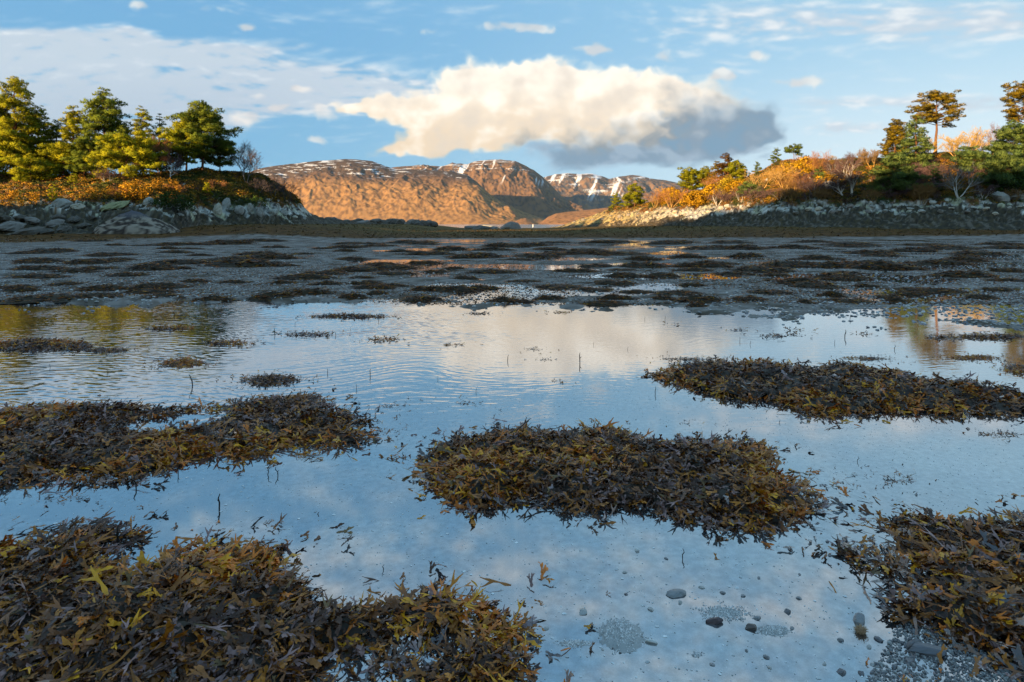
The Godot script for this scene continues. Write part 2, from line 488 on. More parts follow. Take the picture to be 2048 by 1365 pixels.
func make_mountains() -> void:
	fn("gully", 1.0 / 260.0, 5, FastNoiseLite.FRACTAL_RIDGED)
	fn("scree", 1.0 / 52.0, 5)
	fn("snow", 1.0 / 60.0, 4)
	fn("patch", 1.0 / 320.0, 3)
	var near_crest := [380, 446, 420, 395, 470, 352, 525, 335, 560, 330, 600, 325, 640, 320, 690, 317, 720, 319, 745, 322, 770, 331, 790, 337, 850, 339, 900, 342, 935, 349, 955, 364, 980, 388, 1010, 407, 1050, 424, 1090, 437, 1120, 445, 1160, 449]
	mountain("mountain", near_crest, 3000, 3650, 380, 1160, 470, 170, 27, 0.95, func(_i, _j, p, n):
		var fine: float = noises.scree.get_noise_2d(p.x * 1.7, p.z * 1.7)
		var broad: float = noises.patch.get_noise_2d(p.x, p.y * 2.0)
		var up := ss(175.0, 270.0, p.y + 40.0 * broad)
		var c := Color(0.28, 0.155, 0.065).lerp(Color(0.14, 0.078, 0.04), ss(-0.2, 0.5, fine)).lerp(Color(0.085, 0.055, 0.042), up)
		c = c.lerp(Color(0.07, 0.055, 0.045), ss(0.15, 0.45, noises.gully.get_noise_2d(p.x * 1.6, p.z * 0.8) * -1.0) * 0.5)
		var streak: float = noises.snow.get_noise_2d(p.x * 0.55 + 30.0 * broad, p.y * 6.5 + p.x * 0.4)
		return c.lerp(Color(0.58, 0.60, 0.64), ss(0.34, 0.46, streak + 0.20 * ss(270.0, 400.0, p.y) + 0.15 * broad) * ss(235.0, 285.0, p.y + 40.0 * broad)))
	var mid_crest := [700, 350, 780, 335, 815, 331, 838, 329, 858, 331, 880, 333, 892, 330, 905, 324, 914, 327, 935, 328, 950, 322, 975, 319, 1000, 317, 1030, 322, 1050, 330, 1068, 340, 1085, 352, 1105, 372, 1130, 398, 1160, 416, 1200, 434, 1260, 446]
	mountain("mountain", mid_crest, 4100, 4900, 700, 1260, 370, 140, 52, 0.85, func(_i, _j, p, n):
		var fine: float = noises.scree.get_noise_2d(p.x, p.z)
		var c := Color(0.17, 0.095, 0.05).lerp(Color(0.085, 0.055, 0.04), ss(-0.2, 0.4, fine))
		var gut: float = noises.snow.get_noise_2d(p.x * 0.9 - (p.y - 300.0) * 0.25, p.y * 0.10)
		var ledge: float = noises.snow.get_noise_2d(p.x * 0.2, p.y * 3.5)
		var snow := maxf(ss(0.33, 0.42, gut + 0.12 * ss(360.0, 500.0, p.y)), ss(0.33, 0.45, ledge + 0.12 * ss(360.0, 500.0, p.y)) * ss(340.0, 420.0, p.y)) * ss(270.0, 350.0, p.y + 50.0 * gut)
		return c.lerp(Color(0.6, 0.62, 0.66), snow * 0.9))
	var far_crest := [1020, 380, 1060, 364, 1092, 352, 1110, 348, 1135, 346, 1160, 348, 1185, 346, 1205, 352, 1218, 358, 1236, 354, 1262, 350, 1282, 351, 1302, 356, 1330, 360, 1356, 366, 1400, 378, 1500, 395, 1640, 430]
	mountain("mountain", far_crest, 5700, 6700, 1020, 1640, 340, 110, 48, 0.8, func(_i, _j, p, n):
		var fine: float = noises.scree.get_noise_2d(p.x * 0.7, p.z * 0.7)
		var c := Color(0.19, 0.11, 0.06).lerp(Color(0.07, 0.062, 0.06), ss(-0.3, 0.3, fine))
		var gut: float = noises.snow.get_noise_2d(p.x * 0.8 - (p.y - 300.0) * 0.5, p.y * 0.10)
		var ledge: float = noises.snow.get_noise_2d(p.x * 0.15, p.y * 1.5)
		var east := ss(900.0, 1400.0, p.x)
		var snow := ss(0.28, 0.48, maxf(gut, ledge) + lerpf(0.0, -0.16, east) + 0.22 * ss(400.0, 520.0, p.y)) * ss(220.0, 340.0, p.y + 100.0 * gut)
		return c.lerp(Color(0.6, 0.62, 0.66), snow))
	fn("knoll", 1.0 / 150.0, 4)
	var foot := [960, 449, 1000, 446, 1030, 441, 1042, 436, 1052, 434, 1064, 438, 1076, 445, 1084, 441, 1096, 432, 1112, 425, 1140, 421, 1165, 419, 1190, 416, 1230, 412, 1320, 408, 1500, 415, 1640, 430]
	mountain("moorland_hill", foot, 1900, 2150, 960, 1640, 420, 60, 13, 0.7, func(_i, _j, p, n):
		var fine: float = noises.scree.get_noise_2d(p.x * 2.6, p.z * 2.6)
		return Color(0.34, 0.17, 0.075).lerp(Color(0.16, 0.085, 0.045), ss(-0.1, 0.5, fine)))


func floor_at(x: float, d: float) -> float:
	var u := 1024.0 + F * x / d
	var edge := EYE * F / (tab([-600, 616, 0, 616, 300, 612, 550, 606, 800, 604, 1000, 611, 1200, 612, 1400, 615, 1550, 622, 1700, 636, 1900, 650, 2048, 656, 2600, 670], u) - VH)
	var b: float = noises.bar.get_noise_2d(x * 0.6, d * 1.1)
	var r: float = noises.rut.get_noise_2d(x, d)
	edge += 1.4 * noises.bar.get_noise_2d(x * 1.3 + 40.0, d * 0.3)
	var dry := tab([0, 0.040, 500, 0.028, 800, 0.008, 1300, 0.005, 1500, 0.014, 1700, 0.006, 2048, 0.004], u)
	dry = maxf(dry, tab([0, 0.03, 1200, 0.02, 1500, 0.01, 2048, 0.006], u) * (1.0 - ss(0.0, 4.0, d - edge)))
	var y := lerpf(-0.06, dry + 0.05 * b + 0.012 * r, ss(-0.5, 0.7, d - edge + 1.5 * r))
	var lift := 1.25 * ss(-14.0, -30.0, x) * ss(48.0, 88.0, d) + 0.9 * ss(6.0, 34.0, x) * ss(66.0, 100.0, d)
	y += lift + 0.10 * ss(62.0, 74.0, d) * (1.0 + b)
	return y - 0.35 * ss(212.0, 226.0, d)


func make_floor() -> void:
	fn("bar", 0.22, 3)
	fn("rut", 1.1, 4)
	fn("silt", 3.0, 4)
	var rows := 400
	var ratio := log(240.0 / 0.8) / (rows - 1)
	var s := grid(430, rows, func(i, j):
		var d := 0.8 * exp(ratio * j)
		var x := d * lerpf(-1.7, 1.7, i / 429.0)
		return Vector3(x, floor_at(x, d), -d), func(_i, _j, p, _n):
		var d: float = -p.z
		var k: float = noises.silt.get_noise_2d(p.x, p.z)
		var r: float = noises.rut.get_noise_2d(p.x * 0.7, p.z * 0.7)
		var mud := Color(0.21, 0.165, 0.135).lerp(Color(0.33, 0.28, 0.24), ss(-0.3, 0.4, k))
		mud = mud.lerp(Color(0.11, 0.085, 0.06), ss(0.0, 0.45, r))
		var u: float = 1024.0 + F * p.x / d
		var start := tab([-600, 46, 0, 49, 300, 57, 500, 64, 1000, 66, 1500, 66, 1800, 70, 2048, 74, 2700, 74], u)
		var band := Color(0.14, 0.066, 0.02).lerp(Color(0.065, 0.034, 0.012), ss(-0.2, 0.4, k)).lerp(Color(0.12, 0.085, 0.024), ss(0.2, 1.0, (d - start) / 40.0) * 0.7)
		return mud.lerp(band, ss(-1.0, 2.5, d - start + 2.0 * r)))
	var m := paint(0.75, 0.12)
	structure("mudflat", s.mesh(), m)
	# the rest of the ground, out to the horizon and behind the lens
	var g := grid(2, 2, func(i, j): return Vector3(-14000.0 + 28000.0 * i, -0.5, 400.0 - 12400.0 * j), func(_i, _j, _p, _n): return Color(0.08, 0.075, 0.07))
	structure("ground", g.mesh(), paint(0.8, 0.4))
	var w := grid(2, 2, func(i, j): return Vector3(-9000.0 + 18000.0 * i, -0.1, -150.0 - 9000.0 * j), func(_i, _j, _p, _n): return Color(0.6, 0.65, 0.7))
	structure("sea", w.mesh(), water(0.5, 0.12))


func water(metal: float, rough: float) -> StandardMaterial3D:
	var m := paint(rough, 0.5)
	m.metallic = metal
	return m


func make_pool() -> void:
	# a ripple and silt chart of the nearest pool, 24 m by 16 m
	fn("ripple", 1.0, 2)
	fn("cloudy", 0.55, 5)
	fn("grain", 14.0, 3)
	fn("swirl", 0.35, 2)
	var w := 1536
	var h := 1024
	var rise := func(x: float, d: float) -> float:
		var sw: float = noises.swirl.get_noise_2d(x, d)
		var u := 1024.0 + F * x / maxf(d, 0.5)
		var strong := (1.0 - ss(700.0, 1150.0, u)) * ss(4.3, 5.6, d) + 0.28 * ss(3.8, 6.5, d)
		strong *= 0.75 + 0.9 * noises.cloudy.get_noise_2d(x * 0.7 + 9.0, d * 0.7)
		var a: float = noises.ripple.get_noise_2d(x * 2.6 + d * 1.7 + sw * 3.0, d * 9.5 - x * 1.1 + sw * 5.0)
		var b: float = noises.ripple.get_noise_2d(x * 3.4 - d * 1.1 + 31.0, d * 13.0 + x * 2.1)
		return (a * 0.0015 + b * 0.0007) * clampf(strong, 0.0, 1.3)
	var nr := PackedByteArray()
	var cr := PackedByteArray()
	nr.resize(w * h * 3)
	cr.resize(w * h * 3)
	var mr := PackedByteArray()
	mr.resize(w * h)
	var heights := PackedFloat32Array()
	heights.resize(w)
	var before := PackedFloat32Array()
	var step := 24.0 / w
	for j in h:
		var d := 16.0 - 16.0 * (j + 0.5) / h      # the first row lies farthest away
		before = heights.duplicate()
		var rough := d > 3.5 and d < 15.5
		for k in w:
			var x := -12.0 + 24.0 * (k + 0.5) / w
			var at := (j * w + k) * 3
			heights[k] = rise.call(x, d) if rough and absf(x) < d * 0.83 else 0.0
			var nn := Vector3(-(heights[k] - heights[maxi(k - 1, 0)]) / step, -(before[k] - heights[k]) / step, 1.0).normalized() if rough and k > 1 and k < w - 2 else Vector3.BACK
			nr[at] = int(nn.x * 127.5 + 127.5); nr[at + 1] = int(nn.y * 127.5 + 127.5); nr[at + 2] = int(nn.z * 127.5 + 127.5)
			var silt := 0.0
			if d < 8.0 and absf(x) < d * 0.83:
				var c: float = noises.cloudy.get_noise_2d(x * 1.5, d * 1.5)
				var g: float = noises.grain.get_noise_2d(x, d)
				silt = clampf(ss(-0.2, 0.5, c + 0.45 * g) * (1.0 - ss(4.0, 7.0, d)), 0.0, 1.0)
			cr[at] = int(255.0 * lerpf(0.93, 0.99, silt)); cr[at + 1] = int(255.0 * lerpf(0.93, 0.98, silt)); cr[at + 2] = int(255.0 * lerpf(0.935, 0.97, silt))
			mr[j * w + k] = int(255.0 * lerpf(0.96, 0.87, silt))
	var picture := func(bytes: PackedByteArray) -> ImageTexture:
		return ImageTexture.create_from_image(Image.create_from_data(w, h, false, Image.FORMAT_RGB8, bytes))
	var s := grid(30, 30, func(i, j): return Vector3(-12.0 + 24.0 * i / 29.0, 0.0, -16.0 * j / 29.0), func(_i, _j, _p, _n): return Color.WHITE)
	for p in s.v:
		s.uv.append(Vector2((p.x + 12.0) / 24.0, (p.z + 16.0) / 16.0) * 0.998 + Vector2(0.001, 0.001))
		s.uv2.append(Vector2(p.x, p.z) / 1.7)
	# the film of water that goes on round it and fills the hollows of the flat
	var f := Shape.new()
	for q in [[-70.0, -12.0, 0.0, 16.0], [12.0, 70.0, 0.0, 16.0], [-70.0, 70.0, 16.0, 76.0], [-70.0, 70.0, -4.0, 0.0]]:
		var at := f.v.size()
		for c in [[0, 2], [0, 3], [1, 3], [1, 2]]:
			f.v.append(Vector3(q[c[0]], 0.0, -q[c[1]]))
			f.n.append(Vector3.UP)
			f.c.append(Color(0.60, 0.61, 0.62))
		f.i.append_array([at, at + 1, at + 2, at, at + 2, at + 3])
	structure("film_water", f.mesh(), water(0.92, 0.05))
	var m := StandardMaterial3D.new()
	m.albedo_texture = picture.call(cr)
	m.albedo_color = Color(0.885, 0.895, 0.90)
	m.metallic = 1.0
	m.metallic_texture = ImageTexture.create_from_image(Image.create_from_data(w, h, false, Image.FORMAT_L8, mr))
	m.metallic_texture_channel = BaseMaterial3D.TEXTURE_CHANNEL_RED
	m.roughness = 0.05
	m.normal_enabled = true
	m.normal_texture = picture.call(nr)
	var fine := Image.create(512, 512, false, Image.FORMAT_RGB8)
	var r := RandomNumberGenerator.new()
	r.seed = 5
	var gn := fn("grit", 0.06, 3)
	for j in 512:
		for k in 512:
			var e := minf(1.0, minf(minf(k, 511 - k), minf(j, 511 - j)) / 40.0)
			var t := 0.86 + 0.07 * gn.get_noise_2d(k, j) * e + (r.randf() - 0.5) * 0.06 + (0.3 if r.randf() < 0.002 else 0.0)
			fine.set_pixel(k, j, Color(t, t, t))
	m.detail_enabled = true
	m.detail_blend_mode = BaseMaterial3D.BLEND_MODE_MUL
	m.detail_uv_layer = BaseMaterial3D.DETAIL_UV_2
	m.detail_albedo = ImageTexture.create_from_image(fine)
	structure("pool_water", s.mesh(), m)


func make_headland() -> void:                            # the hill behind the lens that keeps the bay in shade
	var along := Vector2(sin(deg_to_rad(38.0)), cos(deg_to_rad(38.0)))
	var across := Vector2(along.y, -along.x)
	fn("wood", 0.10, 4)
	var s := grid(220, 60, func(i, j):
		var a := lerpf(-330.0, 200.0, i / 219.0)
		var b := lerpf(-190.0, -30.0, j / 59.0)
		var hh := tab([-330, 30, -240, 34, -118, 34, -106, 22, -97, 17.5, -90, 18.5, -80, 24, -67, 31, -41, 33, -24, 38, 0, 40, 90, 42, 140, 30, 200, 5], a)
		var k := ss(-190.0, -90.0, b) * (1.0 - ss(-90.0, -30.0, b))
		var q := across * a + along * b
		return Vector3(q.x, (hh + 5.0 * noises.wood.get_noise_2d(q.x, q.y)) * k * 1.0 - 0.6, -q.y), func(_i, _j, _p, _n): return Color(0.04, 0.045, 0.015))
	structure("hillside", s.mesh(), paint(0.95, 0.2))


func make_land() -> void:
	fn("crag", 0.42, 4, FastNoiseLite.FRACTAL_RIDGED)
	fn("knob", 1.1, 3)
	for key in ["block", "blockv"]:
		var b := fn(key, 1.0, 1, FastNoiseLite.FRACTAL_NONE, FastNoiseLite.TYPE_CELLULAR)
		b.seed = 11
		b.cellular_return_type = FastNoiseLite.RETURN_DISTANCE2_SUB if key == "block" else FastNoiseLite.RETURN_CELL_VALUE
	fn("roll", 0.10, 3)
	fn("moor", 0.28, 3)
	fn("speck", 1.6, 3)
	make_mountains()
	make_floor()
	make_pool()
	make_headland()
	hill("islet", LEFT, -420, 860, 560, 130, 1.7)
	hill("shore_hill", RIGHT, 1100, 2560, 600, 150, 1.8)


# ---------------------------------------------------------------- trees and rocks
const ORDER := ["first", "second", "third", "fourth", "fifth", "sixth", "seventh", "eighth", "ninth", "tenth", "eleventh", "twelfth", "thirteenth", "fourteenth", "fifteenth", "sixteenth", "seventeenth", "eighteenth", "nineteenth", "twentieth"]
var waiting := []          # things whose labels are told apart once all of them stand


func rnd(a: float, b: float) -> float:
	return rng.randf_range(a, b)


func later(o: Node, label: String, category: String, group: String, u: float) -> void:
	waiting.append([o, label, category, group, u])


func settle_labels() -> void:
	var by := {}
	for w in waiting:
		by.get_or_add(w[1], []).append(w)
	for label in by:
		var l: Array = by[label]
		l.sort_custom(func(a, b): return a[4] < b[4])
		for k in l.size():
			var s := ""
			if l.size() == 2:
				s = ", the left one" if k == 0 else ", the right one"
			elif l.size() > 2:
				s = ", leftmost" if k == 0 else ", rightmost" if k == l.size() - 1 else ", %s from left" % ORDER[k] if k < 20 else ", %s from right" % ORDER[mini(19, l.size() - 1 - k)]
			tag(l[k][0], label + s, l[k][2], l[k][3])


func random_dir() -> Vector3:
	var z := rnd(-1.0, 1.0)
	var a := rnd(0.0, TAU)
	var r := sqrt(1.0 - z * z)
	return Vector3(r * cos(a), z, r * sin(a))


var pads := []
var pad_meshes := []


func needle_pad(tufts: int) -> Shape:                     # a flattened clump of needle tufts, about 1 m in radius
	var s := Shape.new()
	for k in tufts:
		var o := random_dir()
		var at := Vector3(o.x, o.y * 0.46, o.z) * rnd(0.4, 1.0)
		var out := (Vector3(o.x, o.y * 0.6 + 0.55, o.z)).normalized()
		var tone := rnd(0.6, 1.25)
		for b in 4:
			var dir := (out + random_dir() * 0.75).normalized()
			var side := dir.cross(random_dir()).normalized() * 0.048
			s.tri(at - side, at + dir * rnd(0.28, 0.46), at + side, Color(tone, tone, tone), (o * 0.9 + Vector3(dir.x, dir.y * 0.4, dir.z) * 0.5).normalized())
	return s


func leaf_pad(leaves: int) -> Shape:                      # a rounded clump of small leaves
	var s := Shape.new()
	for k in leaves:
		var o := random_dir()
		var at := o * rnd(0.5, 1.0)
		var tone := rnd(0.55, 1.3)
		var side := o.cross(random_dir()).normalized() * 0.13
		var up := (o * 0.6 + random_dir()).normalized() * 0.2
		var nn := (o + random_dir() * 0.5).normalized()
		s.tri(at - side, at + up, at + side, Color(tone, tone, tone), nn)
		s.tri(at - side, at + side, at - up * 0.8, Color(tone, tone, tone), nn)
	return s


func bend(a: Vector3, b: Vector3, steps: int, sway: float) -> PackedVector3Array:
	var path := PackedVector3Array()
	for k in steps + 1:
		var t := k / float(steps)
		path.append(a.lerp(b, t) + Vector3(rnd(-1, 1), rnd(-0.5, 0.5), rnd(-1, 1)) * sway * (1.0 if k > 0 and k < steps else 0.0))
	return path


func taper(n: int, r0: float, r1: float) -> PackedFloat32Array:
	var r := PackedFloat32Array()
	for k in n:
		r.append(lerpf(r0, r1, k / float(n - 1)))
	return r


func pine(h: Dictionary, u: float, v_base: float, v_top: float, wide: float, style: String, green: Color, label: String, group: String, lean := 0.0, extra := 0.0) -> void:
	var foot := on_hill(h, u, v_base)
	if extra > 0.0:
		foot = hill_at(h, u, extra)
	var d := -foot.z
	var tall := EYE + (VH - v_top) * d / F - foot.y
	var w := wide * 0.5 * d / F
	var o := thing("pine_tree", label, "pine tree", foot - Vector3(0, 0.25, 0), group)
	var bark := Color(0.15, 0.075, 0.04)
	var trunk := Shape.new()
	var top := Vector3(lean * tall + rnd(-0.2, 0.2), tall * 0.97, rnd(-0.3, 0.3))
	var axis := bend(Vector3.ZERO, top, 7, tall * 0.012)
	var r0 := clampf(tall * (0.026 if style == "umbrella" else 0.018), 0.05, 0.32)
	trunk.tube(axis, taper(8, r0, r0 * 0.12), 7, bark)
	var where := []
	var tints := []
	var limbs := Shape.new()
	var t0: float = {"cone": 0.08, "broad": 0.2, "umbrella": 0.5, "low": 0.12, "tall": 0.16, "dense": 0.05}[style]
	var n_b := int({"cone": 54, "broad": 68, "umbrella": 44, "low": 58, "tall": 66, "dense": 70}[style] * clampf(tall / 10.0, 0.35, 1.15))
	var pad_r := clampf(w * 0.25, 0.2, 0.85)
	if style == "umbrella":
		pad_r *= 0.8
	var a := rnd(0.0, TAU)
	for k in n_b:
		var f := (k + rnd(0.0, 0.8)) / n_b
		var t := lerpf(t0, 1.0, f)
		var reach := 0.0
		match style:
			"cone", "dense": reach = pow(1.0 - f, 0.75) * 0.95 + 0.06
			"broad": reach = sin(PI * pow(clampf(f * 0.93 + 0.07, 0.0, 1.0), 0.8)) * 0.75 + 0.35 * (1.0 - f)
			"tall": reach = 0.66 * sqrt(maxf(0.0, 1.0 - pow(f, 2.6))) + 0.34 * (1.0 - f)
			"umbrella": reach = sqrt(maxf(0.0, 1.0 - pow(f * 1.05 - 0.35, 2.0) / 0.5)) * (0.55 + 0.45 * rnd(0.4, 1.0))
			"low": reach = sqrt(maxf(0.02, 1.0 - f * f))
		reach = maxf(reach, 0.08) * w * rnd(0.62, 1.08)
		a += 2.4 + rnd(-0.5, 0.5)
		var idx := clampi(int(t * 7.0), 0, 6)
		var from := axis[idx].lerp(axis[idx + 1], t * 7.0 - idx) if t < 0.99 else axis[7]
		var rise := reach * (rnd(-0.05, 0.6) if style != "dense" else rnd(-0.05, 0.2))
		var to := from + Vector3(cos(a) * reach, rise, sin(a) * reach)
		if reach > 0.5:
			limbs.tube(bend(from, to, 3, reach * 0.05), taper(4, r0 * 0.30 * (1.1 - f), 0.02), 4, bark * 0.8)
		var n_p := clampi(int(reach / pad_r * 1.55), 1, 5)
		for p in n_p:
			var q: float = 1.0 - p * 0.72 / maxf(n_p, 1.0) * rnd(0.7, 1.0)
			var size := pad_r * rnd(0.6, 1.1) * (0.65 if f > 0.9 else 1.0)
			var at := from.lerp(to, q) + Vector3(rnd(-1, 1), rnd(-0.5, 0.8), rnd(-1, 1)) * pad_r * 0.6
			var tint := green * rnd(0.72, 1.25)
			tint = tint.lerp(Color(green.r * 1.35, green.g * 1.1, green.b * 0.8), rnd(0.0, 0.7))
			var b := Basis(Vector3.UP, rnd(0.0, TAU)).rotated(Vector3(cos(a), 0, -sin(a)), rnd(-0.3, 0.3)).scaled(Vector3(size, size * rnd(0.8, 1.15), size))
			where.append(Transform3D(b, at))
			tints.append(tint)
	part("trunk", trunk.mesh(), mats.wood, o)
	part("limbs", limbs.mesh(), mats.wood, o)
	many("crown", pad_meshes[rng.randi() % 4], mats.needles, where, tints, o)


func twig(s: Shape, a: Vector3, dir: Vector3, length: float, r: float, level: int, tint: Color, fine: Shape, fine_tint: Color, up: float) -> void:
	if level == 0:
		var side := dir.cross(random_dir()).normalized() * maxf(r * 1.4, 0.018)
		fine.tri(a - side, a + dir * length, a + side, fine_tint)
		return
	var steps := 4 if level > 2 else 3
	var path := PackedVector3Array([a])
	var d := dir
	for k in steps:
		d = (d + random_dir() * 0.22 + Vector3(0, up * 0.16, 0)).normalized()
		path.append(path[-1] + d * length / steps)
	if level >= 3:
		s.tube(path, taper(steps + 1, r, r * 0.45), 5, tint)
	else:
		(s if level == 2 else fine).tube(path, taper(steps + 1, r, r * 0.4), 3, tint.lerp(fine_tint, 0.5 if level == 2 else 1.0))
	var kids := [0, 7, 7, 6, 8][level] as int
	for k in kids:
		var t := lerpf(0.25, 1.0, (k + rnd(0.0, 0.9)) / kids)
		var i := clampi(int(t * steps), 0, steps - 1)
		var p := path[i].lerp(path[i + 1], t * steps - i)
		var along := (path[i + 1] - path[i]).normalized()
		var spread := random_dir()
		spread = (spread - along * spread.dot(along)).normalized()
		var dd := (along * rnd(0.5, 1.0) + spread * rnd(0.45, 0.95) + Vector3(0, up * 0.25, 0)).normalized()
		twig(s, p, dd, length * rnd(0.45, 0.7), r * 0.5, level - 1, tint, fine, fine_tint, up)


func bare_tree(h: Dictionary, u: float, v_base: float, v_top: float, wide: float, bark: Color, haze: Color, label: String, group: String, stems := 1, lean := 0.0, called := "bare_birch", category := "birch tree") -> Node3D:
	var foot := on_hill(h, u, v_base)
	var d := -foot.z
	var tall := EYE + (VH - v_top) * d / F - foot.y
	var w := wide * 0.5 * d / F
	var o := thing(called, label, category, foot - Vector3(0, 0.15, 0), group)
	var wood := Shape.new()
	var fine := Shape.new()
	for k in stems:
		var a := TAU * k / stems + rnd(0.0, 0.6)
		var out := 0.0 if stems == 1 else rnd(0.35, 0.75)
		var dir := Vector3(cos(a) * out + lean, 1.0, sin(a) * out).normalized()
		twig(wood, Vector3(cos(a), 0, sin(a)) * 0.1 * (stems - 1), dir, tall * rnd(0.62, 0.75), clampf(tall * (0.032 if bark.r > 0.36 else 0.02), 0.03, 0.2) / sqrt(stems), 4 if stems < 3 else 3, bark, fine, haze, 0.55)
	# bring the crown to the size that the tree has
	var lo := Vector3.INF
	var hi := -Vector3.INF
	for p in fine.v:
		lo = lo.min(p)
		hi = hi.max(p)
	var k := Vector3(2.0 * w / maxf(hi.x - lo.x, 0.1), tall / maxf(hi.y, 0.1), 0.0)
	k.z = k.x
	for s in [wood, fine]:
		for i in s.v.size():
			s.v[i] *= k
	part("trunk", wood.mesh(), mats.bark, o)
	part("twigs", fine.mesh(), mats.bark, o)
	return o


func shrub(h: Dictionary, u: float, v_base: float, v_top: float, wide: float, green: Color, called: String, category: String, label: String, group := "") -> void:
	var foot := on_hill(h, u, v_base)
	var d := -foot.z
	var tall := maxf(0.4, EYE + (VH - v_top) * d / F - foot.y)
	var w := wide * 0.5 * d / F
	var o := thing(called, label, category, foot, group)
	var crown := Shape.new()
	var stem := Shape.new()
	var n := clampi(int(w * tall * 9.0), 10, 90)
	for k in n:
		var q := random_dir()
		var at := Vector3(q.x * w, tall * (0.45 + 0.5 * q.y), q.z * w * 0.8) * Vector3(rnd(0.4, 1.0), 1.0, rnd(0.4, 1.0))
		at.y *= 1.0 - 0.35 * pow(absf(at.x) / w, 2.0)
		var size := minf(w, tall) * rnd(0.22, 0.36)
		crown.put(pads[4 + rng.randi() % 2], Transform3D(Basis.from_euler(Vector3(rnd(0, TAU), rnd(0, TAU), 0)).scaled(Vector3(size, size, size)), at), green * rnd(0.65, 1.35))
		if k % 4 == 0:
			stem.tube(bend(Vector3(rnd(-0.2, 0.2) * w, -0.1, 0), at, 2, 0.05), taper(3, 0.03, 0.012), 3, Color(0.07, 0.05, 0.035))
	part("stems", stem.mesh(), mats.bark, o)
	part("foliage", crown.mesh(), mats.leaves, o)


func rock_shape(seed_: int, planes := 13, rough := 0.05, flat_top := 1.0) -> Shape:
	var r := RandomNumberGenerator.new()
	r.seed = seed_
	var cuts := []
	for k in planes:
		var z := r.randf_range(-1, 1)
		var a := r.randf_range(0, TAU)
		var q := sqrt(1.0 - z * z)
		cuts.append([Vector3(q * cos(a), z * flat_top, q * sin(a)).normalized(), r.randf_range(0.62, 1.0)])
	var at := func(i: int, j: int) -> Vector3:
		var th := PI * j / 9.0
		var ph := TAU * (i % 16) / 16.0
		var dir := Vector3(sin(th) * cos(ph), cos(th), sin(th) * sin(ph))
		var m := 1.15
		for c in cuts:
			var dt: float = dir.dot(c[0])
			if dt > 0.05:
				m = minf(m, c[1] / dt)
		return dir * (m + rough * noises.knob.get_noise_3d(dir.x * 2.5 + seed_, dir.y * 2.5, dir.z * 2.5))
	var s := Shape.new()
	for j in 9:
		for i in 16:
			var a: Vector3 = at.call(i, j)
			var b: Vector3 = at.call(i + 1, j)
			var c: Vector3 = at.call(i + 1, j + 1)
			var e: Vector3 = at.call(i, j + 1)
			if j > 0:
				s.tri(a, b, c, rock_tone(a, seed_), ((c - a).cross(b - a)).normalized())
			s.tri(a, c, e, rock_tone(e, seed_), ((e - a).cross(c - a)).normalized())
	# the windings above run with the normals that point outwards
	for k in range(0, s.v.size(), 3):
		if s.n[k].dot(s.v[k] + s.v[k + 1] + s.v[k + 2]) < 0.0:
			var swap := s.i[k + 1]
			s.i[k + 1] = s.i[k + 2]
			s.i[k + 2] = swap
			for q in 3:
				s.n[k + q] = -s.n[k + q]
	return s


func rock_tone(p: Vector3, seed_: int) -> Color:
	var q: float = 1.0 + 0.5 * noises.knob.get_noise_3d(p.x * 3.0 + seed_ * 7.0, p.y * 5.0, p.z * 3.0)
	return Color(q, q, q * 0.97)


